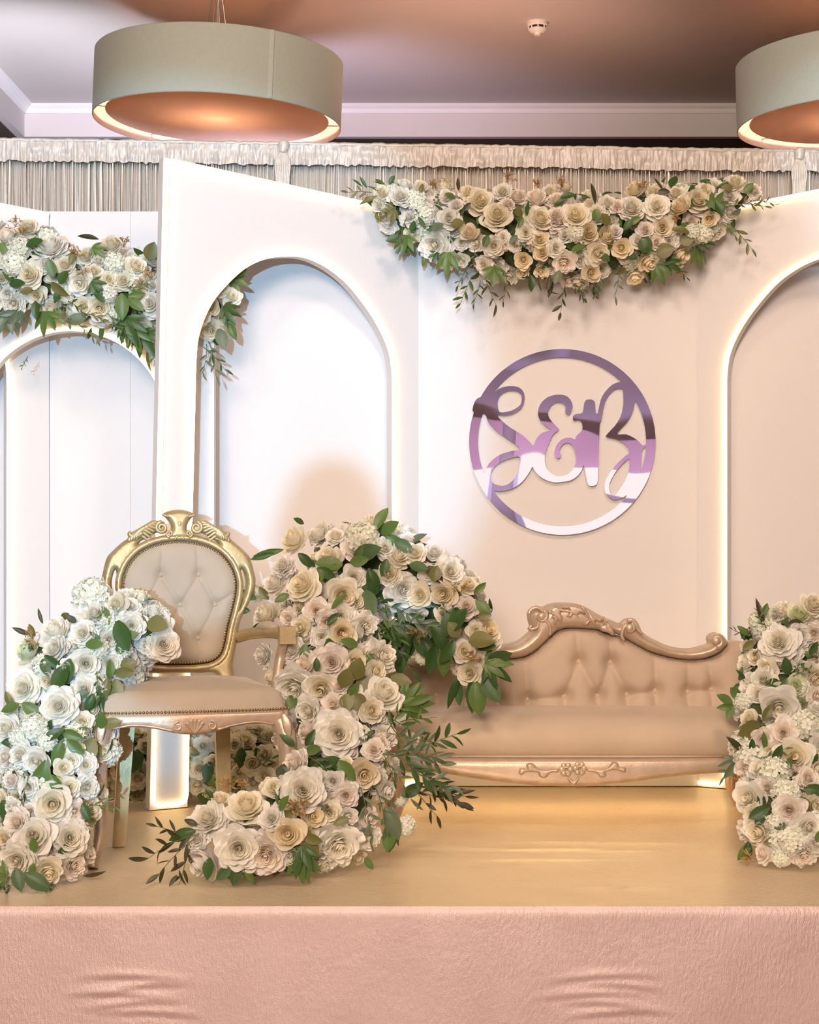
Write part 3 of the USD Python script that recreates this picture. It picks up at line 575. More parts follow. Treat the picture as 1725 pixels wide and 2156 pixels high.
apron(Polygon(np.vstack([fa[:2], smooth_pts(fa[2:], 5)])).buffer(0), CW(0, 0.236, 0), r_, f_, 0.024)
for s in (-1, 1):
    a = CW(s * 0.300, 0.225, 0); b = CW(s * 0.245, -0.205, 0); L = np.linalg.norm(b - a); e = (b - a) / L; n = r_ * s; n = n - e * (n @ e); n /= np.linalg.norm(n)
    sa = [(0, 0.487), (L, 0.487), (L, 0.42), (L * 0.8, 0.43), (L * 0.5, 0.44), (L * 0.15, 0.435), (0, 0.405)]
    m = relief(Polygon(sa), pillow(0.015, 0.008), 0.012, 0.022, a, e, UP, n); obj('side_rail', m, GOLDP, ch, 45)
obj('back_rail', tube([CW(-0.24, -0.205, 0.46), CW(0.24, -0.205, 0.46)], [(0.012, 0.03)] * 2, 4), GOLDP, ch)
lip = smooth_pts([(-0.262, 0.444), (-0.20, 0.454), (-0.13, 0.447), (-0.075, 0.434)], 5)
for s in (-1, 1):
    pts = np.array([CW(s * -u, 0.240 + 0.024 * (1 - (u / 0.3) ** 2) + 0.007, h) for u, h in lip]); obj('apron_bead', tube(pts, 0.0035, 6), GOLDP, ch, True)
sh = part(ch, 'shell_ornament')
def FA(u, h, o=0.0): return CW(u, 0.236 + 0.024 * (1 - (u / 0.3) ** 2) + 0.008 + o, h)
for k in range(5):
    a = math.radians(150 - 30 * k) if False else math.radians(30 + 30 * k)
    pts = [FA(0.0, 0.424), FA(0.020 * math.cos(a), 0.440 + 0.010 * math.sin(a)), FA(0.030 * math.cos(a), 0.448 + 0.022 * math.sin(a))]
    obj('rib', tube(smooth_pts(pts, 4), np.linspace(0.004, 0.009, 9), 8), GOLDP, sh, True)
for s in (-1, 1):
    q_ = spiral((s * 0.055, 0.447), 0.016, 1.5, -s, math.pi / 2 + s * 0.2, 30); obj('curl', tube(np.array([FA(u, h) for u, h in q_]), np.linspace(0.005, 0.003, 30), 6), GOLDP, sh, True)
def square_leg(a, b, wa, wb, rot=r_):
    fr = np.cross(UP, rot); pts = []
    for c, w in ((a, wa), (b, wb)):
        for i in (-1, 1):
            for j in (-1, 1): pts.append(c + rot * i * w / 2 + fr * j * w / 2)
    return trimesh.convex.convex_hull(np.array(pts))
obj('leg', square_leg(CW(-0.190, -0.13, 0.46), CW(-0.225, -0.088, 0.0), 0.052, 0.044), GOLD, ch)
obj('leg', square_leg(CW(0.135, -0.13, 0.46), CW(0.150, -0.16, 0.0), 0.052, 0.044), GOLD, ch)
for s in (-1, 1):
    pts = smooth_pts([CW(s * 0.285, 0.225, 0.46), CW(s * 0.305, 0.245, 0.40), CW(s * 0.310, 0.25, 0.30), CW(s * 0.300, 0.24, 0.18), CW(s * 0.303, 0.243, 0.09), CW(s * 0.325, 0.262, 0.02), CW(s * 0.330, 0.268, 0.0)], 6)
    n = len(pts); rad = np.interp(np.linspace(0, 1, n), [0, 0.2, 0.5, 0.8, 0.95, 1], [0.032, 0.033, 0.024, 0.018, 0.022, 0.021]); lg = obj('leg', tube(pts, rad, 14), GOLDP, ch, True)
    obj('knee_leaf', tube(smooth_pts([CW(s * 0.290, 0.268, 0.478), CW(s * 0.303, 0.276, 0.44), CW(s * 0.308, 0.273, 0.39)], 5), [(0.003 + 0.012 * math.sin(x), 0.003) for x in np.linspace(0.3, 3.0, 11)], 8), GOLDP, ch, True)
for s in (-1, 1):
    am = part(ch, 'arm')
    pts = smooth_pts([CW(s * 0.205, -0.225, 0.70), CW(s * 0.235, -0.17, 0.715), CW(s * 0.285, -0.06, 0.728), CW(s * 0.325, 0.03, 0.73), CW(s * 0.338, 0.072, 0.728)], 6); n = len(pts)
    obj('rail', tube(pts, [(0.018 + 0.006 * t, 0.020 + 0.004 * t) for t in np.linspace(0, 1, n)], 10), GOLD, am, True)
    cap = trimesh.creation.box([0.055, 0.05, 0.058]); cap.apply_transform(np.array([[*r_[:2], 0, 0], [*f_[:2], 0, 0], [0, 0, 1, 0], [0, 0, 0, 1.0]]).T @ np.eye(4)); cap.apply_translation(CW(s * 0.336, 0.06, 0.725)); obj('hand_block', cap, GOLD, am)
    pts = smooth_pts([CW(s * 0.262, -0.115, 0.738), CW(s * 0.285, -0.065, 0.748), CW(s * 0.312, 0.0, 0.746)], 6); n = len(pts)
    obj('arm_pad', tube(pts, [(0.022 * math.sin(x) ** 0.5 + 0.003, 0.017 * math.sin(x) ** 0.5 + 0.003) for x in np.linspace(0.1, 3.04, n)], 10), VELVET, am, True)
    pts = smooth_pts([CW(s * 0.330, 0.045, 0.71), CW(s * 0.318, 0.03, 0.64), CW(s * 0.300, 0.06, 0.55), CW(s * 0.285, 0.10, 0.46)], 6); n = len(pts)
    obj('arm_post', tube(pts, [(0.018, 0.020)] * n, 8), GOLDP, am, True)

# ------------------------------------------------------------------ sofa
YB_, YFR = 6.42, 5.93
def PX(p, Y): p = np.atleast_2d(np.array(p, float)); return np.stack([(p[:, 0] - CX) * Y / F, EYE - (p[:, 1] - HY) * Y / F], 1)
SX0, SX1 = -0.09, 1.31; SC = (SX0 + SX1) / 2
so = thing('sofa', 'beige velvet sofa with buttoned back, carved gold crest and bare floor beneath', 'sofa', (SC, 6.2, ZS))
top_px = [(806, 1392), (850, 1390), (905, 1386), (960, 1390), (1010, 1392), (1055, 1386), (1102, 1382), (1124, 1371), (1165, 1334), (1196, 1322), (1228, 1321), (1259, 1326), (1315, 1343), (1369, 1371), (1428, 1386), (1484, 1385), (1510, 1375), (1533, 1353), (1565, 1350), (1600, 1362), (1618, 1390)]
back_poly = Polygon(np.vstack([smooth_pts(PX(top_px, YB_), 4), PX([(1622, 1558), (802, 1558)], YB_)])).buffer(0)
sbt = [(1217, 1392), (1284, 1394), (1048, 1472), (1110, 1472), (1187, 1465), (1257, 1464), (1319, 1461), (1378, 1454), (1446, 1455), (1497, 1450), (891, 1408), (861, 1462), (920, 1462), (983, 1470)]
scr = [((1217, 1392), (1187, 1465)), ((1217, 1392), (1257, 1464)), ((1284, 1394), (1257, 1464)), ((1284, 1394), (1319, 1461)), ((1217, 1392), (1212, 1318)), ((1284, 1394), (1281, 1325)), ((1110, 1472), (1104, 1380)), ((1378, 1454), (1375, 1372)), ((1446, 1455), (1446, 1386)), ((1497, 1450), (1488, 1384)), ((1048, 1472), (1046, 1388)), ((983, 1470), (984, 1392)), ((891, 1408), (861, 1462)), ((891, 1408), (920, 1462)), ((891, 1408), (889, 1386)), ((1446, 1455), (1497, 1450)), ((1187, 1465), (1110, 1472)), ((1319, 1461), (1378, 1454))] + [((x, y), (x, 1540)) for x, y in sbt if y > 1440]
sbm = PX(sbt, YB_); scm = [(PX(a, YB_)[0], PX(b, YB_)[0]) for a, b in scr]
def wingY(x):                                                   # both ends of the back curl forward
    return -0.34 * np.clip((x - 1.235) / 0.22, 0, 1) ** 1.6 - 0.30 * np.clip((0.02 - x) / 0.16, 0, 1) ** 1.6
sb_h = lambda p, d: tuft(p, d, sbm, scm, 0.06, 0.070, 0.024, 0.017, 0.034, 0.030)
m = relief(back_poly, sb_h, 0.011, 0.07, (0, YB_, 0)); m.vertices[:, 1] += wingY(m.vertices[:, 0]); obj('back_cushion', m, VELVET2, so, 60)
for (x, z), pxy in zip(sbm, sbt):
    d = back_poly.exterior.distance(Point(x, z)); o = float(sb_h(np.array([[x, z]]), np.array([d]))[0])
    b = trimesh.creation.icosphere(2, 0.0125); b.apply_scale([1, 0.7, 1]); b.apply_translation([x, YB_ - o - 0.003 + float(wingY(np.array([x]))[0]), z]); obj('button', b, VELVET2, so, True)
K = lambda pts: [(1040 + x / 3.194, 1240 + y / 3.194) for x, y in pts]
rail_px = K([(40, 375), (100, 370), (170, 345), (220, 305), (246, 274), (236, 230), (226, 180), (242, 140), (280, 118), (330, 122), (380, 100), (450, 93), (520, 95), (590, 110), (650, 140), (720, 180), (800, 215), (850, 232), (880, 207), (930, 198), (965, 220), (985, 260), (1000, 290), (1050, 325), (1110, 355), (1180, 385), (1250, 400), (1330, 402), (1400, 385), (1442, 370), (1440, 330), (1460, 305), (1500, 295), (1540, 310), (1565, 342), (1572, 365), (1540, 402), (1500, 435), (1420, 465), (1330, 475), (1240, 468), (1150, 450), (1050, 420), (960, 375), (880, 330), (800, 295), (700, 275), (600, 265), (500, 262), (440, 270), (400, 300), (340, 360), (270, 420), (200, 455), (120, 468), (50, 466)]) + [(1000, 1394), (950, 1392), (905, 1390), (878, 1376), (876, 1356), (892, 1346), (910, 1352), (912, 1362), (950, 1372), (1000, 1366)]
rail = Polygon(smooth_pts(PX(rail_px, YB_ - 0.02), 3, True)).buffer(0)
m = relief(rail, pillow(0.045, 0.050), 0.0075, 0.05, (0, YB_ - 0.025, 0)); obj('crest_rail', m, GOLDP, so, 50)
carv = part(so, 'crest_carving')
YC = YB_ - 0.072
def PC(pts, o=0.0): q = PX(pts, YC); return np.stack([q[:, 0], np.full(len(q), YC - o), q[:, 1]], 1)
def pc_tube(pts, r0, r1=None, n=6, o=0.0): p = smooth_pts(PC(K(pts), o), n); return tube(p, np.linspace(r0, r1 or r0, len(p)), 8)
for c, r, sg, a0 in (((322, 185), 40, 1, -1.3), ((915, 262), 32, 1, -1.3), ((1500, 350), 42, -1, 1.6)):
    sp = spiral(c, r, 1.25, sg, a0, 36); obj('scroll', tube(PC(K(sp), 0.0), np.linspace(0.011, 0.007, 36), 8), GOLDP, carv, True)
    k = trimesh.creation.icosphere(2, 0.016); k.apply_scale([1, 0.6, 1]); k.apply_translation(PC(K([c]), 0.004)[0]); obj('scroll_eye', k, GOLDP, carv, True)
obj('stem', pc_tube([(330, 200), (365, 225), (380, 265), (378, 310)], 0.010, 0.005), GOLDP, carv, True)
obj('stem', pc_tube([(235, 170), (250, 140), (290, 125), (330, 150), (345, 185)], 0.009, 0.006), GOLDP, carv, True)
obj('stem', pc_tube([(255, 245), (240, 270), (290, 260), (300, 220)], 0.008, 0.005), GOLDP, carv, True)
obj('stem', pc_tube([(895, 240), (870, 270), (862, 320), (880, 345)], 0.010, 0.005), GOLDP, carv, True)
obj('stem', pc_tube([(900, 215), (935, 210), (960, 240), (970, 275), (1000, 300)], 0.009, 0.005), GOLDP, carv, True)
for lf in ([(370, 150), (400, 115), (440, 120), (470, 140), (455, 160), (470, 195), (455, 225), (430, 215), (420, 242), (395, 235), (400, 205), (375, 200), (390, 170)],
           [(445, 140), (480, 112), (540, 110), (600, 125), (625, 150), (610, 175), (585, 165), (565, 185), (540, 178), (520, 200), (490, 192), (470, 195), (500, 160), (495, 130)],
           [(590, 120), (640, 145), (680, 185), (735, 205), (715, 225), (690, 215), (680, 240), (650, 225), (630, 248), (595, 240), (610, 220), (630, 200), (625, 160)],
           [(735, 185), (770, 215), (800, 260), (815, 310), (790, 310), (770, 295), (740, 290), (715, 275), (712, 245), (760, 225)]):
    q = Polygon(smooth_pts(PX(K(lf), YC), 3, True)).buffer(0); obj('acanthus_leaf', relief(q, pillow(0.012, 0.016), 0.005, 0.012, (0, YC + 0.004, 0)), GOLDP, carv, 45)
    c = np.array(lf, float); obj('leaf_vein', pc_tube([c[0], c.mean(0), c[len(c) // 2]], 0.004, 0.002, 5, 0.012), GOLDP, carv, True)
# seat, piping, apron, legs
prof = np.array([(6.43, 0.385), (6.30, 0.402), (6.15, 0.410), (6.04, 0.408), (5.975, 0.396), (5.935, 0.370), (5.916, 0.335), (5.918, 0.300), (5.93, 0.274), (5.945, 0.262), (6.43, 0.262)])
prof = np.vstack([smooth_pts(prof[:-1], 4), prof[-1]])
xs = np.concatenate([SX0 + 0.04 * (1 - np.cos(np.linspace(0, np.pi / 2, 8))), np.linspace(SX0 + 0.05, SX1 - 0.05, 60), SX1 - 0.04 * (1 - np.cos(np.linspace(np.pi / 2, 0, 8)))])
rows = []
for x in xs:
    e = np.clip(min(x - SX0, SX1 - x) / 0.04, 0, 1); k = math.sqrt(max(0.0, 1 - (1 - e) ** 2)); t = (x - SC) / ((SX1 - SX0) / 2)
    y = prof[:, 0] + 0.05 * abs(t) ** 4 * (6.43 - prof[:, 0]) / 0.5 + (1 - k) * 0.03; z = 0.262 + (prof[:, 1] - 0.262) * (0.75 + 0.25 * k) + 0.008 * (1 - t * t) * (prof[:, 1] - 0.262) / 0.15
    rows.append(np.stack([np.full(len(prof), x), y, ZS + z], 1))
obj('seat_cushion', grid_mesh(np.array(rows)), VELVET2, so, 60)
for h, rr in ((0.264, 0.006),):
    obj('piping', tube(np.array([(x, 5.94 + 0.05 * abs((x - SC) / 0.64) ** 4, ZS + h) for x in np.linspace(SX0, SX1, 50)]), rr, 6), VELVET2, so, True)
bot = [(812, 1620), (850, 1620), (880, 1622), (915, 1626), (960, 1634), (1020, 1642), (1100, 1651), (1160, 1655), (1210, 1656), (1260, 1654), (1330, 1646), (1400, 1637), (1470, 1631), (1562, 1627), (1622, 1620)]
ap = Polygon(np.vstack([PX([(812, 1597), (1622, 1597)], YFR), smooth_pts(PX(bot, YFR), 4)[::-1]])).buffer(0)
m = relief(ap, lambda p, d: 0.02 * np.sqrt(np.clip(1 - (1 - np.clip(d / 0.03, 0, 1)) ** 2, 0, 1)), 0.010, 0.03, (0, YFR, 0)); t = (m.vertices[:, 0] - SC) / 0.64; m.vertices[:, 1] += 0.05 * np.abs(t) ** 4; obj('apron', m, GOLDP, so, 50)
YA = YFR - 0.019
fp = [(p[0], p[1] - 5) for p in bot]; q = PX(fp, YA); obj('apron_bead', tube(smooth_pts(np.stack([q[:, 0], YA + 0.012 + 0.05 * np.abs((q[:, 0] - SC) / 0.64) ** 4, q[:, 1]], 1), 4), 0.004, 6), GOLDP, so, True)
orn = part(so, 'apron_ornament'); K2 = lambda pts: [(1040 + x / 3.194, 1560 + y / 3.194) for x, y in pts]
for lf in ([(165, 215), (180, 180), (222, 186), (216, 160), (252, 146), (300, 180), (350, 190), (432, 183), (432, 212), (385, 214), (345, 250), (302, 236), (296, 214), (225, 208), (188, 230)], [(890, 190), (878, 176), (842, 172), (836, 148), (800, 140), (780, 162), (742, 186), (632, 184), (634, 206), (688, 214), (718, 246), (762, 232), (752, 208), (820, 196), (880, 214)], [(487, 225), (535, 262), (584, 222), (552, 296), (518, 296)]):
    q = Polygon(smooth_pts(PX(K2(lf), YA), 3, True)).buffer(0); obj('acanthus_leaf', relief(q, pillow(0.010, 0.011), 0.004, 0.006, (0, YA, 0)), GOLDP, orn, 45)
for cx, cy in ((485, 190), (577, 183)):
    c = PX(K2([(cx, cy)]), YA)[0]; fl = part(so, 'carved_flower') if False else orn
    for k in range(6):
        a = k * math.pi / 3; s = trimesh.creation.icosphere(2, 1.0); s.apply_scale([0.0105, 0.006, 0.0105]); s.apply_translation([c[0] + 0.0155 * math.cos(a), YA - 0.006, c[1] + 0.0155 * math.sin(a)]); obj('petal', s, GOLDP, orn, True)
    s = trimesh.creation.torus(0.0085, 0.0032, 16, 8); s.apply_transform(trimesh.transformations.rotation_matrix(np.pi / 2, [1, 0, 0])); s.apply_translation([c[0], YA - 0.012, c[1]]); obj('flower_eye', s, GOLDP, orn, True)
for s, x in ((-1, SX0 + 0.05), (1, SX1 - 0.05)):
    for yy, d in ((5.985, -1), (6.42, 1)):
        pts = smooth_pts([(x, yy, ZS + 0.25), (x + s * 0.015, yy + d * 0.02, ZS + 0.18), (x + s * 0.005, yy + d * 0.008, ZS + 0.08), (x + s * 0.03, yy + d * 0.035, ZS + 0.012), (x + s * 0.034, yy + d * 0.038, ZS)], 5); n = len(pts)
        obj('leg', tube(pts, np.interp(np.linspace(0, 1, n), [0, 0.3, 0.7, 0.95, 1], [0.035, 0.034, 0.018, 0.023, 0.022]), 12), GOLDP, so, True)
obj('base_rail', box(SX0 + 0.03, SX1 - 0.03, 5.97, 6.42, ZS + 0.20, ZS + 0.262), VELVET2, so)
us = thing('light_strip', 'warm light strip fixed under the back of the sofa', 'light strip', (SC, 6.42, ZS + 0.19))
obj('diffuser_tube', tube([(SX0 + 0.1, 6.43, ZS + 0.190), (SX1 - 0.1, 6.43, ZS + 0.185)], 0.010, 8), emitter('under_sofa_strip', (1.0, 0.68, 0.34), 18.0), us, True)
obj('channel', box(SX0 + 0.09, SX1 - 0.09, 6.415, 6.445, ZS + 0.196, ZS + 0.2), GOLDP, us)
obj('back_board', relief(back_poly.buffer(-0.02), lambda p, d: 0 * d, 0.05, 0.03, (0, YB_ + 0.066, 0)), VELVET2, so) if False else None

# ------------------------------------------------------------------ flowers: the kinds
def rot_to(d, spin=0.0):
    d = np.array(d, float); d /= np.linalg.norm(d); a = np.array([0, 0, 1.0]) if abs(d[2]) < 0.95 else np.array([1.0, 0, 0])
    x = np.cross(a, d); x /= np.linalg.norm(x); y = np.cross(d, x); c, s = math.cos(spin), math.sin(spin)
    return np.stack([c * x + s * y, -s * x + c * y, d], 1)

def petals(seed, N, th, L, W, cup, curl, ruffle, nu=7, nv=6, zdrop=0.3, heart_pow=1.4, wrap=1.0, core=0.04):
    """A bloom of N petals spiralling from the tight heart (t = 0) to the open outside (t = 1), facing +z, outer radius 1."""
    g = np.random.default_rng(seed); V, Fc, H = [], [], []
    u = np.linspace(-1, 1, nu)[None, :]; v = np.linspace(0, 1, nv)[:, None]
    for k in range(N):
        t = k / (N - 1); az = k * 2.39996 + g.normal(0, 0.15)
        theta = math.radians(th[0] + (th[1] - th[0]) * t ** th[2]) + g.normal(0, 0.06)
        Lk = (L[0] + (L[1] - L[0]) * t ** 0.8) * g.uniform(0.92, 1.08); Wk = (W[0] + (W[1] - W[0]) * t ** 0.7) * g.uniform(0.9, 1.1)
        vv = np.linspace(0, 1, 24); ck = curl * (0.25 + t) * g.uniform(0.6, 1.3)
        phi = theta + cup * (0.45 - vv) * (0.4 + 0.6 * t) * 1.6 + ck * np.clip((vv - 0.62) / 0.38, 0, 1) ** 1.5 * 1.3
        R = core + 0.10 * t + np.concatenate([[0], np.cumsum(np.sin(phi[:-1]) / 23)]) * Lk
        Z = -zdrop * t + np.concatenate([[0], np.cumsum(np.cos(phi[:-1]) / 23)]) * Lk
        ve = v * (1 - (0.10 + 0.08 * t) * u ** 2)
        r = np.interp(ve, vv, R); z = np.interp(ve, vv, Z)
        w = np.where(v < 0.58, Wk * (0.25 + 0.75 * (v / 0.58) ** 0.8), Wk * np.sqrt(np.clip(1 - ((v - 0.58) / 0.52) ** 2, 0, 1)))
        s = u * w; rho = np.maximum(r, 0.13 + 0.16 * t) * wrap
        a = az + s / rho
        r = r + 0.05 * t * u ** 2 * v - 0.02 * np.abs(u); z = z + ruffle * np.sin(u * g.uniform(2.5, 5) + g.uniform(0, 6)) * v ** 2 * (0.3 + t) + ruffle * 0.5 * g.normal(0, 0.4, (nv, nu)) * v
        n0 = sum(len(x) for x in V); V.append(np.stack([r * np.cos(a), r * np.sin(a), z], -1).reshape(-1, 3)); H.append(np.clip((1 - t) ** heart_pow * (0.7 + 0.3 * (1 - v)) + 0.25 * (1 - v) * (1 - t) + 0 * u, 0, 1).reshape(-1))
        i = np.arange(nv * nu).reshape(nv, nu) + n0; q = np.stack([i[:-1, :-1], i[:-1, 1:], i[1:, 1:], i[1:, :-1]], -1).reshape(-1, 4)
        Fc += [q[:, [0, 1, 2]], q[:, [0, 2, 3]]]
    V = np.vstack(V); V /= np.percentile(np.hypot(V[:, 0], V[:, 1]), 98.5); V[:, 2] -= np.median(V[:, 2])
    return V, np.vstack(Fc), np.concatenate(H)

def florets(seed, N=46):
    """A mop-head of four-petalled florets."""
    g = np.random.default_rng(seed); V, Fc, H = [], [], []
    for k in range(N):
        zc = 1 - 1.25 * (k + 0.5) / N; rr = math.sqrt(max(0, 1 - zc * zc)); a = k * 2.39996; c = np.array([rr * math.cos(a), rr * math.sin(a), zc * 0.85]) * g.uniform(0.78, 0.92)
        R = rot_to(c + g.normal(0, 0.12, 3), g.uniform(0, 6)); sz = g.uniform(0.30, 0.37)
        for p in range(4):
            b = p * math.pi / 2; n0 = sum(len(x) for x in V)
            loc = np.array([(0.04, 0, 0), (0.45, -0.42, 0.10), (0.98, -0.30, 0.20), (1.08, 0.02, 0.13), (0.95, 0.33, 0.22), (0.42, 0.42, 0.10), (0.55, 0, -0.03)]) * [1, 1.0, 1 + g.normal(0, 0.4)] * sz
            loc = np.stack([loc[:, 0] * math.cos(b) - loc[:, 1] * math.sin(b), loc[:, 0] * math.sin(b) + loc[:, 1] * math.cos(b), loc[:, 2]], 1)
            V.append(loc @ R.T + c); H.append(np.array([1, .3, 0, 0, 0, .3, .3])); Fc.append(np.array([(6, 0, 1), (6, 1, 2), (6, 2, 3), (6, 3, 4), (6, 4, 5), (6, 5, 0)]) + n0)
    V = np.vstack(V); V /= np.percentile(np.linalg.norm(V[:, :2], axis=1), 98)
    return V, np.vstack(Fc), np.concatenate(H)

SHAPE = {'rose': [petals(11 + i, 30, (-10, 70, 1.15), (0.66, 1.02), (0.30, 0.66), 0.80, 0.55, 0.035, zdrop=0.42) for i in range(4)],
         'spray_rose': [petals(31 + i, 22, (-10, 50, 1.1), (0.80, 1.04), (0.34, 0.66), 0.85, 0.6, 0.03, zdrop=0.32) for i in range(3)],
         'peony': [petals(51 + i, 44, (-6, 76, 0.85), (0.52, 1.0), (0.26, 0.58), 0.65, 0.30, 0.085, heart_pow=2.0, zdrop=0.4) for i in range(4)],
         'ranunculus': [petals(71 + i, 32, (-14, 46, 1.1), (0.55, 0.90), (0.36, 0.64), 1.35, -0.35, 0.02, zdrop=0.42) for i in range(2)],
         'hydrangea': [florets(91 + i) for i in range(3)]}
BM = {'W': bloom_mat('petal_white', (0.97, 0.96, 0.90), (0.97, 0.91, 0.72)), 'C': bloom_mat('petal_cream', (0.96, 0.93, 0.82), (0.96, 0.85, 0.56)),
      'Y': bloom_mat('petal_butter', (0.96, 0.89, 0.71), (0.96, 0.82, 0.52)), 'P': bloom_mat('petal_blush', (0.96, 0.91, 0.85), (0.96, 0.83, 0.67)),
      'V': bloom_mat('petal_pearl', (0.96, 0.945, 0.90), (0.96, 0.91, 0.78)), 'H': bloom_mat('petal_hydrangea', (0.95, 0.95, 0.90), (0.76, 0.82, 0.54)),
      'G': bloom_mat('petal_greenish', (0.87, 0.89, 0.69), (0.64, 0.74, 0.36))}
LM = [leaf_mat('leaf_deep_green', (0.022, 0.060, 0.016), (0.050, 0.115, 0.028)), leaf_mat('leaf_mid_green', (0.060, 0.130, 0.025), (0.115, 0.190, 0.045)),
      leaf_mat('leaf_olive', (0.115, 0.125, 0.030), (0.170, 0.165, 0.050)), leaf_mat('leaf_sage', (0.090, 0.135, 0.080), (0.140, 0.185, 0.110)), leaf_mat('leaf_dark_olive', (0.030, 0.035, 0.012), (0.060, 0.055, 0.022))]
TAN = leaf_mat('dried_seed_tan', (0.30, 0.17, 0.05), (0.42, 0.26, 0.09))

def leaf(w, fold=0.25, droop=0.25, tipp=1.0, n=7, twist=0.0):
    t = np.linspace(0, 1, n); ww = w * np.sin(np.pi * np.clip(t * 0.97 + 0.03, 0, 1) ** tipp) ** 0.8; ww[-1] = 0.002
    z = -droop * t ** 2; s = np.array([-1, -0.5, 0, 0.5, 1.0])[None]
    X = np.stack([t[:, None] + 0 * s, s * ww[:, None], z[:, None] + fold * np.abs(s) * ww[:, None] + twist * s * t[:, None] * ww[:, None]], -1)
    m = grid_mesh(X); return np.array(m.vertices), np.array(m.faces)
LSH = {'b': [leaf(0.27, 0.25, 0.2), leaf(0.24, 0.35, 0.35, twist=0.3), leaf(0.29, 0.15, 0.1, 0.9)], 'r': [leaf(0.42, 0.15, 0.12, 0.85), leaf(0.40, 0.22, 0.2, 0.9)], 's': [leaf(0.14, 0.3, 0.2), leaf(0.12, 0.3, 0.4, twist=0.4), leaf(0.16, 0.2, 0.1)]}
def star():
    V, Fc = [], []; n = 0
    for k, a in enumerate((-1.25, -0.62, 0.0, 0.62, 1.25)):
        v, f = leaf(0.16, 0.2, 0.3); L = (0.62, 0.85, 1.0, 0.85, 0.62)[k]; v = v * L; c, s = math.cos(a), math.sin(a)
        V.append(np.stack([v[:, 0] * c - v[:, 1] * s, v[:, 0] * s + v[:, 1] * c, v[:, 2] + 0.01 * k], 1)); Fc.append(f + n); n += len(v)
    return np.vstack(V), np.vstack(Fc)
LSH['m'] = [star()]

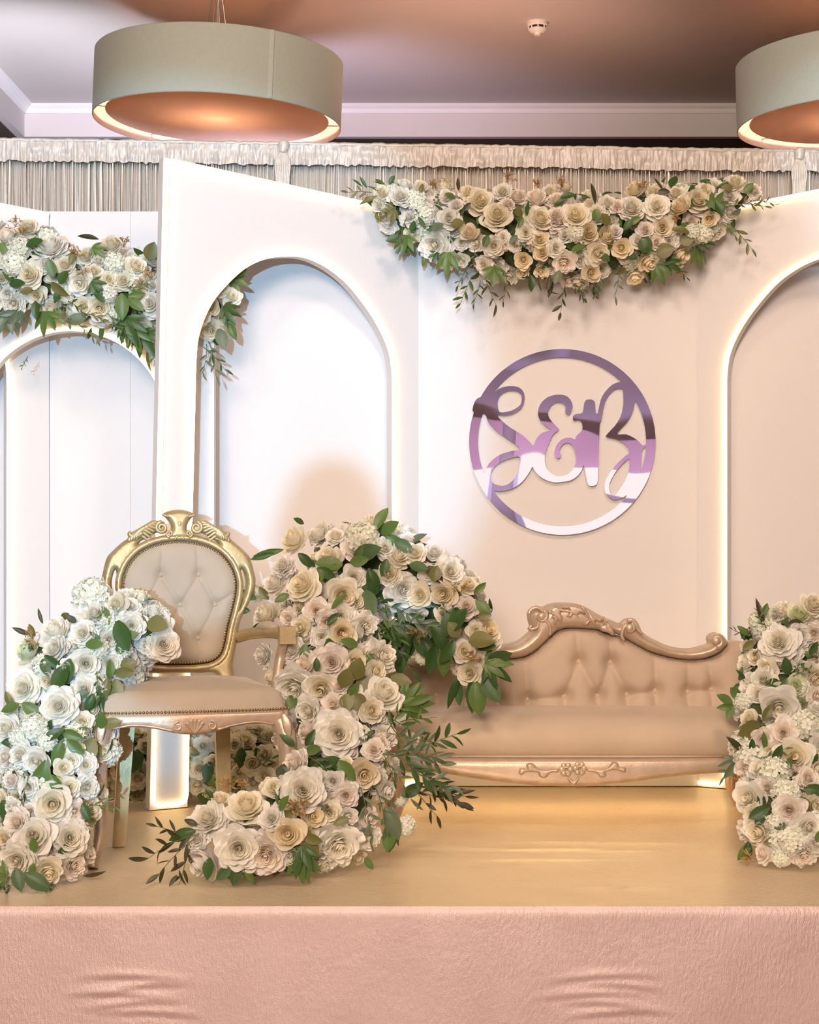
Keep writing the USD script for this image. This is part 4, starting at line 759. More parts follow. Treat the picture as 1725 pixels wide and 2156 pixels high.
# ------------------------------------------------------------------ arrangements
class Arr:
    """A flower arrangement: a backing along a spine (pixel x, y, half-width in pixels, depth of its front, thickness) set with blooms and leaves."""
    def __init__(s, label, category, name, spine, seed):
        s.sp = np.array(spine, float); s.g = np.random.default_rng(seed)
        s.w = np.array([P(x, y, d) for x, y, h, d, t in s.sp]); lo = s.w.min(0)
        s.t = thing(name, label, category, s.w.mean(0)); s.pts = []
    def near(s, px, py):
        best = None
        for i in range(len(s.sp) - 1):
            a, b = s.sp[i, :2], s.sp[i + 1, :2]; L = b - a; k = np.clip(((px - a[0]) * L[0] + (py - a[1]) * L[1]) / (L @ L), 0, 1); c = a + L * k; d = math.hypot(px - c[0], py - c[1])
            if best is None or d < best[0]: best = (d, s.sp[i] * (1 - k) + s.sp[i + 1] * k, np.array([px, py]) - c)
        return best
    def surf(s, px, py, over=0.0):
        d, q, lat = s.near(px, py); e = min(d / q[2], 1.0); Y = q[3] + q[4] * (1 - math.sqrt(1 - min(e, 0.98) ** 2)) + over
        l3 = np.array([lat[0], 0, -lat[1]]); n_ = np.linalg.norm(l3); l3 = l3 / n_ if n_ > 1e-6 else l3
        nrm = l3 * e * 1.05 + np.array([0, -1, 0]) * math.sqrt(1 - e * e * 0.9); return P(px, py, Y), nrm / np.linalg.norm(nrm), Y
    def bloom(s, pos, nrm, r, kind, col):
        V, Fc, H = SHAPE[kind][s.g.integers(len(SHAPE[kind]))]
        d = nrm * 0.85 + s.g.normal(0, 0.20, 3) + np.array([0, -0.25, 0.14]); R = rot_to(d, s.g.uniform(0, 6.28)) * r * s.g.uniform(0.97, 1.05)
        M = np.eye(4); M[:3, :3] = R; M[:3, 3] = pos
        lowest = (V @ R.T)[:, 2].min() + pos[2]
        if lowest < ZS + 0.004: M[2, 3] += ZS + 0.004 - lowest
        obj(kind, (V, Fc), BM[col], s.t, True, M=M, heart=H); s.pts.append((M[:3, 3].copy(), r))
    KIND = {'W': ('rose', 'peony', 'peony'), 'C': ('rose',), 'Y': ('spray_rose',), 'P': ('rose', 'peony'), 'V': ('peony', 'rose'), 'H': ('hydrangea',), 'G': ('spray_rose',)}
    def listed(s, text, ox, oy, sc):
        for e in text.split():
            x, y, r, c = e.split(','); px, py, rp = ox + float(x) / sc, oy + float(y) / sc, float(r) / sc
            pos, nrm, Y = s.surf(px, py, s.g.uniform(-0.015, 0.015) - rp * Y_M * 0.25 if (Y_M := 6.0 / F) else 0)
            k = s.KIND[c[0]]; kind = k[s.g.integers(len(k))]
            if c[0] == 'C' and rp < 17: kind = 'spray_rose' if s.g.uniform() < 0.5 else 'ranunculus' if s.g.uniform() < 0.3 else 'rose'
            s.bloom(pos, nrm, rp * Y / F * 1.17, kind, c[0])
    def leafat(s, pos, d, n, L, kind, m, parent=None, name='leaf'):
        d = np.array(d, float); d /= np.linalg.norm(d); n = np.array(n, float); n = n - d * (n @ d); n /= max(np.linalg.norm(n), 1e-6); b = np.cross(n, d)
        V, Fc = LSH[kind][s.g.integers(len(LSH[kind]))]; M = np.eye(4); M[:3, :3] = np.stack([d, b, n], 1) * L; M[:3, 3] = pos
        low = (V @ M[:3, :3].T)[:, 2].min() + pos[2]
        if low < ZS + 0.003: M[2, 3] += ZS + 0.003 - low
        obj(name, (V, Fc), LM[m], parent or s.t, True, M=M)
    def leaves(s, text, ox, oy, sc):
        """x,y,length,angle,kind,material: leaf base at the pixel, pointing along the angle (0 right, 90 up)."""
        for e in text.split():
            x, y, l, a, k, m = e.split(','); px, py = ox + float(x) / sc, oy + float(y) / sc; pos, nrm, Y = s.surf(px, py, -0.04); L = float(l) / sc * Y / F * 1.1; a = math.radians(float(a))
            d = np.array([math.cos(a), -0.25, math.sin(a)]) + s.g.normal(0, 0.08, 3)
            if k == 'o': s.sprig(pos, d, L, int(m))
            else: s.leafat(pos, d, np.array([0, -1, 0.25]) + s.g.normal(0, 0.25, 3), L, k, int(m))
    def sprig(s, pos, d, L, m):
        d = np.array(d, float); d /= np.linalg.norm(d); sp = part(s.t, 'olive_sprig'); side = np.cross(d, [0, -1, 0]); side /= max(np.linalg.norm(side), 1e-6)
        bend = s.g.uniform(-0.25, 0.25); t = np.linspace(0, 1, 7); c = pos + np.outer(t * L, d) + np.outer(bend * L * t ** 2, side) + np.outer(-0.12 * L * t ** 2, [0, 0, 1.0])
        c[:, 2] = np.maximum(c[:, 2], ZS + 0.006); obj('stem', tube(c, np.linspace(0.0018, 0.0009, 7), 5), STEM, sp, True)
        n = max(5, int(L / 0.022)); n = min(n, 13)
        for k in range(n):
            q = 0.22 + 0.78 * k / (n - 1); p = np.array([np.interp(q, t, c[:, i]) for i in range(3)]); sg = 1 if k % 2 else -1
            dd = d * 0.75 + side * sg * (0.65 if k < n - 1 else 0.0) + s.g.normal(0, 0.15, 3); s.leafat(p, dd, np.array([0, -1, 0.4]) + s.g.normal(0, 0.5, 3), min(L * 0.38, 0.085) * s.g.uniform(0.75, 1.1), 's', m, sp)
    def ring(s, k, a, rad=1.0):
        """Point on the backing's surface: k along the spine (0..1), a round it (0 = towards the front)."""
        cum = np.concatenate([[0], np.cumsum(np.linalg.norm(np.diff(s.w, axis=0), axis=1))]); x = k * cum[-1]; q = np.array([np.interp(x, cum, s.sp[:, i]) for i in range(5)]); c = np.array([np.interp(x, cum, s.w[:, i]) for i in range(3)]); e = np.array([np.interp(min(x + 0.05, cum[-1]), cum, s.w[:, i]) - np.interp(max(x - 0.05, 0), cum, s.w[:, i]) for i in range(3)])
        e[1] = 0; e /= np.linalg.norm(e); lat = np.cross(e, [0, 1.0, 0]); hw = q[2] * q[3] / F; c = c + np.array([0, q[4], 0])
        n = lat * math.sin(a) * q[4] + np.array([0, -1.0, 0]) * math.cos(a) * hw; n /= np.linalg.norm(n)
        return c + rad * (lat * math.sin(a) * hw + np.array([0, -1.0, 0]) * math.cos(a) * q[4]), n
    def core(s, rad=0.72):
        K, A = 40, 24; g = np.zeros((K, A + 1, 3))
        for i in range(K):
            k = i / (K - 1); f = rad * math.sqrt(max(0.02, 1 - (2 * k - 1) ** 10))
            for j in range(A + 1): g[i, j] = s.ring(k, 2 * math.pi * j / A, f)[0]
        g += 0.018 * (meshkit.noise(g * 22, 3)[..., None] - 0.5); g[:, -1] = g[:, 0]; g[..., 2] = np.maximum(g[..., 2], ZS + 0.004)
        m = grid_mesh(g); m.merge_vertices(); obj('foam_backing', m, FOAM, s.t, True)
    def fill(s, nb, nl, amin=-1.5, amax=1.5, cols='VVWHPW', rpx=(0.035, 0.055), lk='bbbsr', lm=(0, 0, 1, 1, 2, 3), klo=0.0, khi=1.0, rad=0.80, ll=(0.045, 0.072), down=0.0):
        made = 0; tries = 0
        while made < nb and tries < nb * 12:
            tries += 1; k, a = s.g.uniform(klo, khi), s.g.uniform(amin, amax); p, n = s.ring(k, a, rad); r = s.g.uniform(*rpx)
            if p[2] < ZS + r * 0.5: p[2] = ZS + r * 0.5
            if any(np.linalg.norm(p - q) < 0.42 * (r + R) for q, R in s.pts): continue
            c = cols[s.g.integers(len(cols))]; kk = s.KIND[c]; s.bloom(p, n, r, kk[s.g.integers(len(kk))], c); made += 1
        for _ in range(nl):
            k, a = s.g.uniform(klo, khi), s.g.uniform(amin, amax); p, n = s.ring(k, a, rad + 0.05)
            if p[2] < ZS + 0.03: p[2] = ZS + 0.03
            tn = s.g.normal(0, 1, 3); tn -= n * (tn @ n); tn /= np.linalg.norm(tn); d = n * s.g.uniform(0.3, 1.0) + tn + np.array([0, 0, -down])
            kd = lk[s.g.integers(len(lk))]; s.leafat(p, d, n + s.g.normal(0, 0.3, 3) + np.array([0, 0, 0.3]), s.g.uniform(*ll) * (0.75 if kd == 'r' else 1.0), kd, lm[s.g.integers(len(lm))])
    def tan_sprays(s, text, ox, oy, sc):
        for e in text.split():
            x, y, r = map(float, e.split(',')); pos, nrm, Y = s.surf(ox + x / sc, oy + y / sc, -0.03); R = r / sc * Y / F; sp = part(s.t, 'seed_spray')
            for k in range(7):
                d = nrm + s.g.normal(0, 0.7, 3) + [0, 0, 0.5]; d /= np.linalg.norm(d); c = pos + d * R; obj('stem', tube([pos, pos + d * R * 0.5 + s.g.normal(0, 0.003, 3), c], 0.0010, 4), TAN, sp)
                v, f = LSH['s'][0]
                for j in range(4):
                    q = pos + d * R * (0.5 + 0.17 * j); dd = d + s.g.normal(0, 0.8, 3); dd /= np.linalg.norm(dd); Rm = rot_to(np.cross(dd, [0.3, 0.5, 0.8])); M = np.eye(4); M[:3, :3] = np.stack([dd, np.cross(Rm[:, 2], dd), Rm[:, 2]], 1) * 0.018; M[:3, 3] = q; obj('bract', (v, f), TAN, sp, True, M=M)
    def berries(s, text, ox, oy, sc):
        for e in text.split():
            x, y, r = map(float, e.split(',')); pos, nrm, Y = s.surf(ox + x / sc, oy + y / sc, -0.03); R = r / sc * Y / F; V, Fc, n = [], [], 0; sp = part(s.t, 'berry_cluster')
            for k in range(9):
                d = nrm * 0.8 + s.g.normal(0, 0.6, 3); c = pos + d / np.linalg.norm(d) * R * s.g.uniform(0.5, 1); b = trimesh.creation.icosphere(1, 0.0045); b.apply_translation(c); obj('berry', b, LM[3], sp, True); obj('stem', tube([pos, c], 0.0008, 4), STEM, sp)

# --- A: swag above the monogram
a = Arr('long swag of cream and blush roses hanging above the mirrored monogram', 'flower garland', 'flower_swag', [(770, 410, 34, 6.66, 0.07), (860, 440, 75, 6.67, 0.12), (980, 475, 105, 6.67, 0.17), (1120, 495, 120, 6.66, 0.19), (1260, 490, 115, 6.66, 0.19), (1400, 460, 100, 6.67, 0.17), (1500, 430, 68, 6.67, 0.12), (1585, 405, 32, 6.64, 0.07)], 101)
a.core(0.64)
a.listed('375,240,62,C 515,265,85,W 630,290,75,H 665,195,55,C 835,185,60,C 700,400,80,H 860,270,60,V 880,430,85,W 935,330,55,V 790,390,50,V 610,550,65,C 780,625,125,W 1040,540,68,Y 1115,300,100,C 1030,235,62,C 1250,410,108,C 980,750,60,W 1145,780,62,P 1220,640,75,W 1290,570,50,V 1300,640,45,P 1400,260,65,P 1290,230,70,W 1540,280,80,P 1640,230,60,W 1570,440,102,C 1690,410,70,P 1465,540,70,W 1380,640,45,V 1570,590,62,Y 1590,690,58,Y 1445,745,62,Y 1435,830,50,Y 1580,830,50,Y 1690,640,55,W 1690,540,50,V 1330,320,50,P 450,200,45,H', 700, 340, 3.594)
a.listed('20,185,45,C 100,165,40,Y 40,250,60,P 160,350,88,C 50,380,75,P 295,330,65,W 240,290,50,C 365,275,58,W 540,180,58,Y 660,195,48,C 805,205,52,C 520,300,80,W 680,290,75,W 430,290,50,P 835,285,58,Y 945,250,88,C 990,190,50,C 1185,135,62,C 1310,190,50,W 1150,220,60,V 1020,370,52,Y 975,465,58,H 910,455,50,H 720,420,85,C 610,440,50,P 245,455,62,Y 160,460,52,H 360,475,58,Y 415,450,45,V 455,555,58,Y 300,590,78,C 190,580,35,H 85,650,72,P 30,560,55,W 260,715,58,Y 625,645,66,Y 835,600,62,Y 540,740,56,Y 760,510,60,V 560,510,55,V 680,520,50,P 480,620,50,V 190,640,45,V 90,470,50,V 780,310,40,C', 1160, 340, 3.053)
a.leaves('300,235,170,172,o,2 260,200,90,120,s,0 225,190,80,140,s,0 340,260,130,200,s,2 430,170,70,60,b,0 755,515,90,20,r,3 900,480,95,10,r,2 930,280,80,150,b,1 665,240,70,70,b,2 955,220,90,80,s,4 560,430,190,235,o,0 560,560,150,250,m,1 520,570,110,200,b,0 880,690,170,265,m,1 800,690,90,240,m,0 700,720,70,250,b,1 1060,860,200,250,o,0 1150,850,210,285,o,4 1120,900,150,265,o,0 1230,800,150,265,m,1 1320,860,160,280,o,4 1030,800,130,230,o,0 1500,860,110,285,b,0 1560,860,120,280,s,4 1650,860,120,255,s,4 1000,370,70,60,b,4 1470,420,110,80,s,0 1440,420,80,250,b,1 1080,660,120,250,o,3 1180,560,90,250,b,0 1400,560,80,220,b,3 480,340,130,210,o,2 470,360,120,215,m,2 620,450,90,260,b,0 650,420,100,300,s,0 620,360,110,330,s,0', 700, 340, 3.594)
a.leaves('285,270,120,100,s,4 60,235,90,20,b,0 90,250,70,200,b,0 370,410,80,120,r,2 300,380,70,100,r,1 610,590,110,100,r,0 680,590,110,10,r,2 830,520,95,20,r,2 780,440,100,0,b,2 680,660,130,285,m,1 740,640,110,320,m,0 940,560,130,285,m,1 960,520,90,350,m,0 1040,300,120,60,m,1 1060,260,90,300,b,0 1170,420,170,305,o,2 1100,400,120,330,o,1 100,760,180,255,o,4 130,770,110,300,o,4 180,740,120,280,o,0 250,770,120,290,s,4 290,770,100,275,s,4 380,720,100,250,o,3 440,700,140,265,o,3 470,440,80,60,b,0 500,400,80,30,b,1 330,730,110,250,o,0 600,700,90,290,s,4 650,700,80,320,s,4 640,560,60,200,b,0 790,650,110,300,o,4 1300,250,120,10,o,2 1230,270,130,350,o,2 1150,290,140,15,o,2 720,180,80,120,s,4 690,190,70,350,b,4 220,540,90,200,b,1 380,640,80,150,b,0 560,620,80,170,b,0 15,770,100,250,s,4 60,700,90,240,b,3 1170,170,70,180,b,2 1240,200,80,50,b,1', 1160, 340, 3.053)
a.tan_sprays('1320,160,70 760,205,50 1560,200,50', 700, 340, 3.594); a.tan_sprays('70,160,55 590,170,40 800,690,60 780,370,45', 1160, 340, 3.053); a.berries('800,300,55 1440,620,50', 700, 340, 3.594); a.berries('400,700,50 200,560,40', 1160, 340, 3.053)
a.fill(70, 110, -1.35, 1.35, lk='bbssr', ll=(0.045, 0.08), down=0.5, khi=0.97, klo=0.03)

# --- B: garland on the low left arch
b = Arr('thick white and cream rose garland draped over the low arch at the left', 'flower garland', 'flower_garland', [(-130, 640, 70, 6.50, 0.12), (-40, 575, 95, 6.46, 0.14), (60, 560, 100, 6.44, 0.16), (170, 590, 105, 6.44, 0.16), (280, 620, 105, 6.46, 0.15), (380, 630, 100, 6.54, 0.11), (460, 640, 55, 6.56, 0.09)], 102)
b.core(0.64)
b.listed('185,245,65,C 50,305,60,C 130,380,72,H 330,375,108,W 95,480,72,H 195,550,82,C 420,490,68,C 560,430,62,C 720,360,72,C 610,530,58,C 705,580,58,C 800,590,62,C 880,500,68,C 740,480,70,H 520,600,82,W 640,460,50,W 960,570,45,C 990,450,45,C 235,680,66,C 90,730,76,W 5,570,42,C 20,480,38,W 650,760,78,C 540,750,62,C 340,775,62,C 730,820,45,H 900,680,60,C 980,740,82,W 920,875,62,C 50,670,45,V 430,690,45,H 700,670,60,H 290,480,55,V 990,620,45,W 1500,690,64,W 1430,640,50,C 1370,760,52,Y 1365,905,75,C 1320,830,45,C 1475,830,50,G 1090,560,70,C 1180,480,70,W 1120,720,70,C 1230,640,65,W 1260,800,70,C 1180,850,70,W 1090,900,60,C', 0, 400, 3.08)
b.listed('-60,250,80,W -150,330,90,C -80,420,80,C -200,480,90,W -60,560,70,W -130,640,80,C -260,620,90,C -320,520,80,W -60,720,70,C -200,760,80,W', 0, 400, 3.08)
b.leaves('10,340,110,300,b,1 170,360,110,20,b,0 60,610,100,0,b,0 350,560,110,110,b,1 330,600,130,320,b,2 390,610,90,60,r,0 390,640,90,250,b,0 640,320,130,160,s,4 600,370,100,320,m,1 960,450,110,70,r,2 480,400,80,260,b,2 590,600,110,330,m,0 620,650,90,310,b,0 790,670,160,275,b,1 830,690,100,10,b,1 830,700,120,320,b,1 300,790,150,260,m,1 330,800,110,330,m,1 560,830,130,190,b,3 560,800,120,340,o,2 700,800,150,310,o,0 760,830,160,300,o,1 820,830,180,290,m,0 860,880,170,280,m,1 920,920,180,300,m,0 960,960,150,290,o,2 400,720,130,280,o,3 230,720,110,270,b,0 130,780,150,240,m,3 60,790,160,245,m,3 20,800,130,250,o,3 500,860,150,310,o,2 210,640,80,200,b,2 440,720,120,340,o,0 860,640,90,20,o,1 1500,580,110,340,m,1 1520,560,90,30,b,1 1450,760,120,340,m,0 1460,780,110,310,m,0 1480,860,110,290,b,1 1420,900,130,290,b,3 1350,980,200,300,o,3 1340,1000,150,280,o,3 1320,1020,170,320,o,0 180,1080,70,250,o,3 960,1040,120,260,s,2', 0, 400, 3.08)
b.tan_sprays('100,240,60 150,290,45 500,420,50 800,370,60 980,570,60 540,540,40 930,640,50', 0, 400, 3.08); b.berries('640,660,60 70,800,50 880,780,40', 0, 400, 3.08)
b.fill(55, 110, -1.35, 1.35, cols='WWHCV', lk='bbssr', lm=(0, 0, 1, 1, 3), ll=(0.05, 0.085), down=0.4)

# --- C: cascade over the chair's left arm down to the stage
c = Arr('white rose and hydrangea cascade pouring over the armchair left arm to the stage edge', 'flower arrangement', 'flower_cascade', [(320, 1345, 55, 5.45, 0.12), (240, 1330, 105, 5.40, 0.15), (150, 1420, 125, 5.30, 0.17), (110, 1530, 130, 5.20, 0.18), (85, 1650, 135, 5.08, 0.19), (60, 1790, 125, 4.98, 0.18), (40, 1850, 110, 4.96, 0.15)], 103)
c.core(0.66)
c.listed('580,170,112,H 735,220,76,C 830,230,55,W 970,270,72,W 600,280,98,W 350,390,104,W 520,400,84,W 830,350,82,W 1030,470,98,W 690,440,78,W 930,470,62,W 345,500,82,W 180,510,75,G 150,750,108,W 300,700,58,C 540,590,92,W 690,590,78,W 800,560,72,W 840,640,65,W 530,750,82,W 370,860,114,W 515,955,62,C 210,1000,85,H 40,1000,84,W 120,1060,62,H 130,1170,78,W 230,1200,78,W 40,1180,62,P 400,1250,58,C 450,1200,62,W 540,1230,72,W 440,1370,62,C 550,1370,72,W 330,1470,110,C 470,1520,62,P 180,1370,62,W 70,1330,52,P 80,1500,62,W 190,1520,48,P 110,1590,84,P 215,1680,120,W 440,1690,115,W 110,1830,110,W 310,1900,88,C 460,1880,84,P 10,1900,62,W 30,1690,62,C 900,600,52,W 660,330,60,H 460,470,60,W 420,620,60,C 60,880,60,C 0,1450,60,C 300,1080,60,H 620,500,60,H 750,640,70,W 770,500,60,H 260,600,60,H', 0, 1200, 2.995)
c.leaves('270,340,90,105,s,4 190,410,110,165,s,4 220,420,80,120,b,2 280,540,120,330,b,0 270,560,110,300,b,0 440,560,150,260,b,0 420,600,180,250,b,0 620,230,130,310,b,1 740,320,190,280,b,0 770,420,100,10,b,1 780,430,110,250,b,1 870,270,130,290,b,2 930,330,130,350,r,2 540,470,110,0,b,1 560,390,110,330,s,0 690,690,110,80,b,1 760,610,100,20,r,2 720,650,120,10,b,2 680,680,120,260,b,2 730,690,150,275,b,2 620,730,130,260,b,1 630,800,100,230,b,0 660,780,140,270,s,0 590,780,110,250,b,0 560,770,90,200,b,0 140,840,140,330,b,1 120,850,110,200,b,1 70,860,90,100,b,2 10,1090,90,10,b,0 280,1080,130,30,b,0 390,1020,130,345,b,1 420,1070,130,330,b,1 390,1080,160,255,b,1 640,980,120,20,b,2 560,1000,130,215,b,2 590,1060,200,255,b,2 640,1000,110,80,b,1 290,1200,220,260,b,1 320,1290,140,300,b,1 540,1500,100,200,b,0 560,1480,140,0,o,1 520,1470,110,300,b,0 20,1450,140,280,b,0 220,1780,90,95,b,1 210,1850,80,255,b,1 100,1960,140,285,b,0 150,1960,180,325,b,0 50,1960,120,210,o,1 40,1990,150,180,m,1 530,1930,120,0,s,4 150,1280,80,280,o,4 180,1300,150,260,o,4 900,690,110,190,o,0 850,700,90,20,b,0 610,640,120,280,o,0 480,330,70,150,b,4', 0, 1200, 2.995)
c.tan_sprays('210,430,60', 0, 1200, 2.995); c.berries('210,500,60 60,1990,60 310,1990,40', 0, 1200, 2.995)
c.fill(75, 70, -1.6, 1.6, cols='WWHHVC', rad=0.78, lm=(0, 0, 1, 1, 2), rpx=(0.04, 0.065), ll=(0.045, 0.078))

# --- D: the big cascade between chair and sofa
d = Arr('tall cream and blush flower cascade between the armchair and the sofa, trailing to the floor', 'flower arrangement', 'flower_cascade', [(1010, 1395, 60, 5.86, 0.14), (965, 1300, 90, 5.86, 0.17), (880, 1215, 115, 5.90, 0.20), (760, 1195, 115, 5.92, 0.20), (690, 1270, 130, 5.80, 0.20), (690, 1390, 125, 5.62, 0.20), (715, 1500, 130, 5.42, 0.20), (730, 1600, 125, 5.30, 0.19), (700, 1690, 120, 5.14, 0.19), (600, 1755, 115, 5.02, 0.19), (470, 1785, 85, 5.02, 0.16)], 104)
d.core(0.66)
d.listed('360,195,78,C 495,165,66,W 580,175,48,W 730,185,84,H 690,240,65,P 780,100,46,C 850,240,58,W 920,290,58,C 1010,265,58,C 875,385,62,C 945,470,94,W 1040,495,62,Y 1165,490,68,Y 1200,370,78,W 1300,445,54,C 1290,560,62,P 1165,600,48,C 545,300,78,C 680,400,62,W 405,440,84,C 255,430,66,V 300,340,62,V 170,480,52,C 205,605,76,C 480,585,72,P 620,500,88,C 690,530,62,C 400,670,62,C 620,700,68,Y 740,660,66,W 610,610,72,W 540,640,60,P 330,620,50,P 190,820,60,V 350,800,66,V 420,870,66,P 565,860,84,P 685,860,62,Y 830,830,84,W 800,905,58,C 365,985,100,W 510,1000,88,C 600,990,52,P 840,1035,100,W 775,1120,66,C 570,1090,62,P 440,1120,76,W 240,940,52,C 600,1245,120,W 430,1230,66,P 345,1170,52,V 295,1285,64,P 365,1410,78,P 735,1460,78,Y 640,1410,48,C 790,1330,60,P 480,1490,62,V 405,1555,110,W 640,1580,62,P 570,1500,56,V 860,1550,56,V 100,1640,100,C 250,1540,56,C 460,1690,58,Y 550,1670,62,C 325,1785,88,Y 235,1700,62,V 60,1860,114,W 210,1890,110,P 600,1840,115,W 690,1930,68,C 515,1970,84,W 750,1800,72,V 760,1700,58,P 650,1690,50,V 1405,685,58,Y 1430,750,52,W 1340,690,48,C 1275,800,58,C 1310,915,68,C 1360,850,38,P 1050,830,36,H 1000,790,30,H 1000,1280,44,W 935,1600,36,H 960,1740,50,H 340,1900,56,V 940,1170,38,H 1080,380,50,V 1010,590,55,V', 480, 1060, 2.566)
d.listed('310,590,98,W 280,830,100,V 250,700,60,V 375,480,52,C', 320, 1500, 2.6136)
d.leaves('410,110,60,150,b,0 300,250,150,190,s,1 250,270,120,200,s,0 380,270,100,330,b,0 480,350,110,340,b,0 510,360,100,250,b,1 620,330,140,170,b,1 660,320,100,10,b,1 690,320,90,60,b,1 680,290,150,20,b,0 800,140,120,70,b,1 830,160,110,30,b,1 850,170,130,330,b,1 900,200,110,320,b,0 760,400,140,270,b,0 740,470,130,300,b,0 760,350,130,290,b,0 860,300,90,250,b,0 980,330,100,350,b,0 1080,340,110,310,b,4 1110,420,80,80,r,2 1330,490,80,50,b,1 1340,520,110,320,b,1 1350,610,70,10,b,2 780,560,190,320,o,1 760,600,220,310,o,0 840,620,200,330,o,1 820,680,220,10,o,3 860,700,200,300,o,0 780,520,200,340,o,0 900,560,180,340,o,1 800,640,170,250,o,0 900,640,170,280,m,0 960,660,160,240,m,0 1010,700,160,300,b,0 1080,690,120,10,r,0 1100,660,150,300,b,0 1180,720,150,80,b,0 1200,690,140,60,b,0 1120,760,150,260,b,0 1160,780,140,270,b,1 1220,740,130,240,b,0 930,760,150,265,b,0 1000,740,140,240,b,0 1060,740,130,300,b,0 1250,720,90,130,r,2 1300,740,130,0,r,2 1350,790,90,20,b,0 1250,930,170,255,s,0 1240,930,150,275,s,0 1310,960,150,290,b,0 1340,960,170,270,b,1 1380,940,150,300,b,0 1400,870,150,330,m,0 1390,860,140,0,m,1 1400,850,130,20,b,0 700,770,90,150,b,1 620,990,100,60,r,2 690,950,110,80,r,2 680,1030,100,300,r,2 640,1030,90,270,r,2 880,940,110,340,b,2 660,830,90,250,b,2 740,930,110,250,b,2 480,910,70,90,b,0 330,1040,150,290,b,1 360,1310,90,130,b,0 420,1310,90,60,b,0 430,1350,140,345,o,0 440,1370,150,330,o,0 540,1370,120,330,b,0 600,1390,130,310,b,1 930,1070,170,350,m,1 940,1080,160,20,m,1 900,1170,190,330,o,1 880,1200,200,310,o,1 870,1240,220,340,o,3 900,1300,240,350,o,3 850,1330,250,340,o,0 880,1370,240,10,o,3 840,1380,220,320,o,3 1000,1330,240,15,o,0 920,1420,260,345,o,3 1000,1420,220,340,o,3 860,1230,180,60,o,1 930,1180,150,20,o,1 820,1320,150,300,o,0 1010,1500,230,350,o,4 1000,1540,220,330,o,4 1040,1530,220,345,o,4 990,1520,180,310,o,4 720,1540,200,290,o,3 760,1560,190,270,o,3 800,1540,160,300,o,3 850,1640,170,300,b,3 870,1720,150,270,b,1 880,1740,130,255,b,1 940,1580,120,30,b,0 880,1600,150,270,o,3 280,1660,90,60,b,1 390,1660,110,200,b,2 400,1790,110,340,b,2 420,1800,120,300,b,2 400,1850,160,260,m,0 390,1920,150,270,m,1 410,1940,140,280,m,1 60,1950,110,260,b,0 100,1980,100,290,b,1 20,1960,100,230,b,0 740,1990,70,300,b,1 650,1700,80,200,b,2 -80,1590,60,120,b,0 500,1320,90,200,b,1 150,520,80,150,b,1 120,580,70,180,b,0 220,520,80,130,b,2 560,570,110,50,s,1 540,660,80,60,b,0 540,730,130,290,b,0 130,680,80,20,b,0 330,490,80,200,b,1 420,760,90,260,b,1', 480, 1060, 2.566)
d.leaves('260,670,260,185,o,4 240,690,230,215,o,4 220,720,240,245,o,4 200,690,180,160,o,4 240,650,140,200,b,0 320,800,110,260,b,0 420,890,110,290,b,1 500,900,110,300,b,1 250,620,70,150,b,4', 320, 1500, 2.6136)
d.tan_sprays('420,440,70 500,430,60 840,540,60', 320, 1500, 2.6136); d.tan_sprays('1040,690,70 1260,480,50 1330,830,50 360,1650,50', 480, 1060, 2.566); d.berries('780,540,60 740,1250,50 520,1640,40 1170,570,50', 480, 1060, 2.566)
d.fill(130, 130, -1.7, 1.7, cols='VVWPC', rad=0.74, lm=(0, 0, 0, 1, 1, 3), rpx=(0.035, 0.058), ll=(0.045, 0.075))

# --- E: cascade at the right edge
e = Arr('blush and white rose and hydrangea cascade at the right end of the sofa', 'flower arrangement', 'flower_cascade', [(1730, 1330, 100, 5.95, 0.20), (1690, 1400, 120, 5.85, 0.20), (1680, 1500, 125, 5.70, 0.20), (1680, 1600, 125, 5.52, 0.20), (1685, 1700, 125, 5.36, 0.19), (1700, 1785, 115, 5.22, 0.17)], 105)
e.core(0.7)
e.listed('960,230,75,C 870,290,72,G 720,290,58,W 600,330,52,H 740,470,116,W 880,430,72,V 970,410,66,P 530,500,48,C 590,570,58,C 660,640,74,C 640,720,88,W 970,700,84,C 850,760,68,G 740,890,114,W 550,970,66,C 510,860,58,H 470,920,46,W 770,1060,94,P 640,1100,68,P 930,1000,94,H 840,1215,114,C 540,1290,84,P 710,1310,94,H 990,1290,52,C 550,1480,110,W 930,1350,66,P 790,1450,84,H 810,1560,94,P 970,1530,74,C 570,1580,62,C 620,1700,88,C 530,1690,76,V 930,1670,96,W 720,1640,62,H 840,1760,86,H 640,1840,66,P 760,1900,62,H 900,1880,86,P 980,820,62,P 980,930,60,W 990,1420,50,V 980,1780,70,W 1100,400,100,W 1150,600,90,C 1100,800,100,P 1150,1000,90,W 1100,1200,100,C 1150,1400,90,P 1100,1600,100,W 1120,1800,90,C 1000,1130,60,V', 1400, 1200, 3.08)
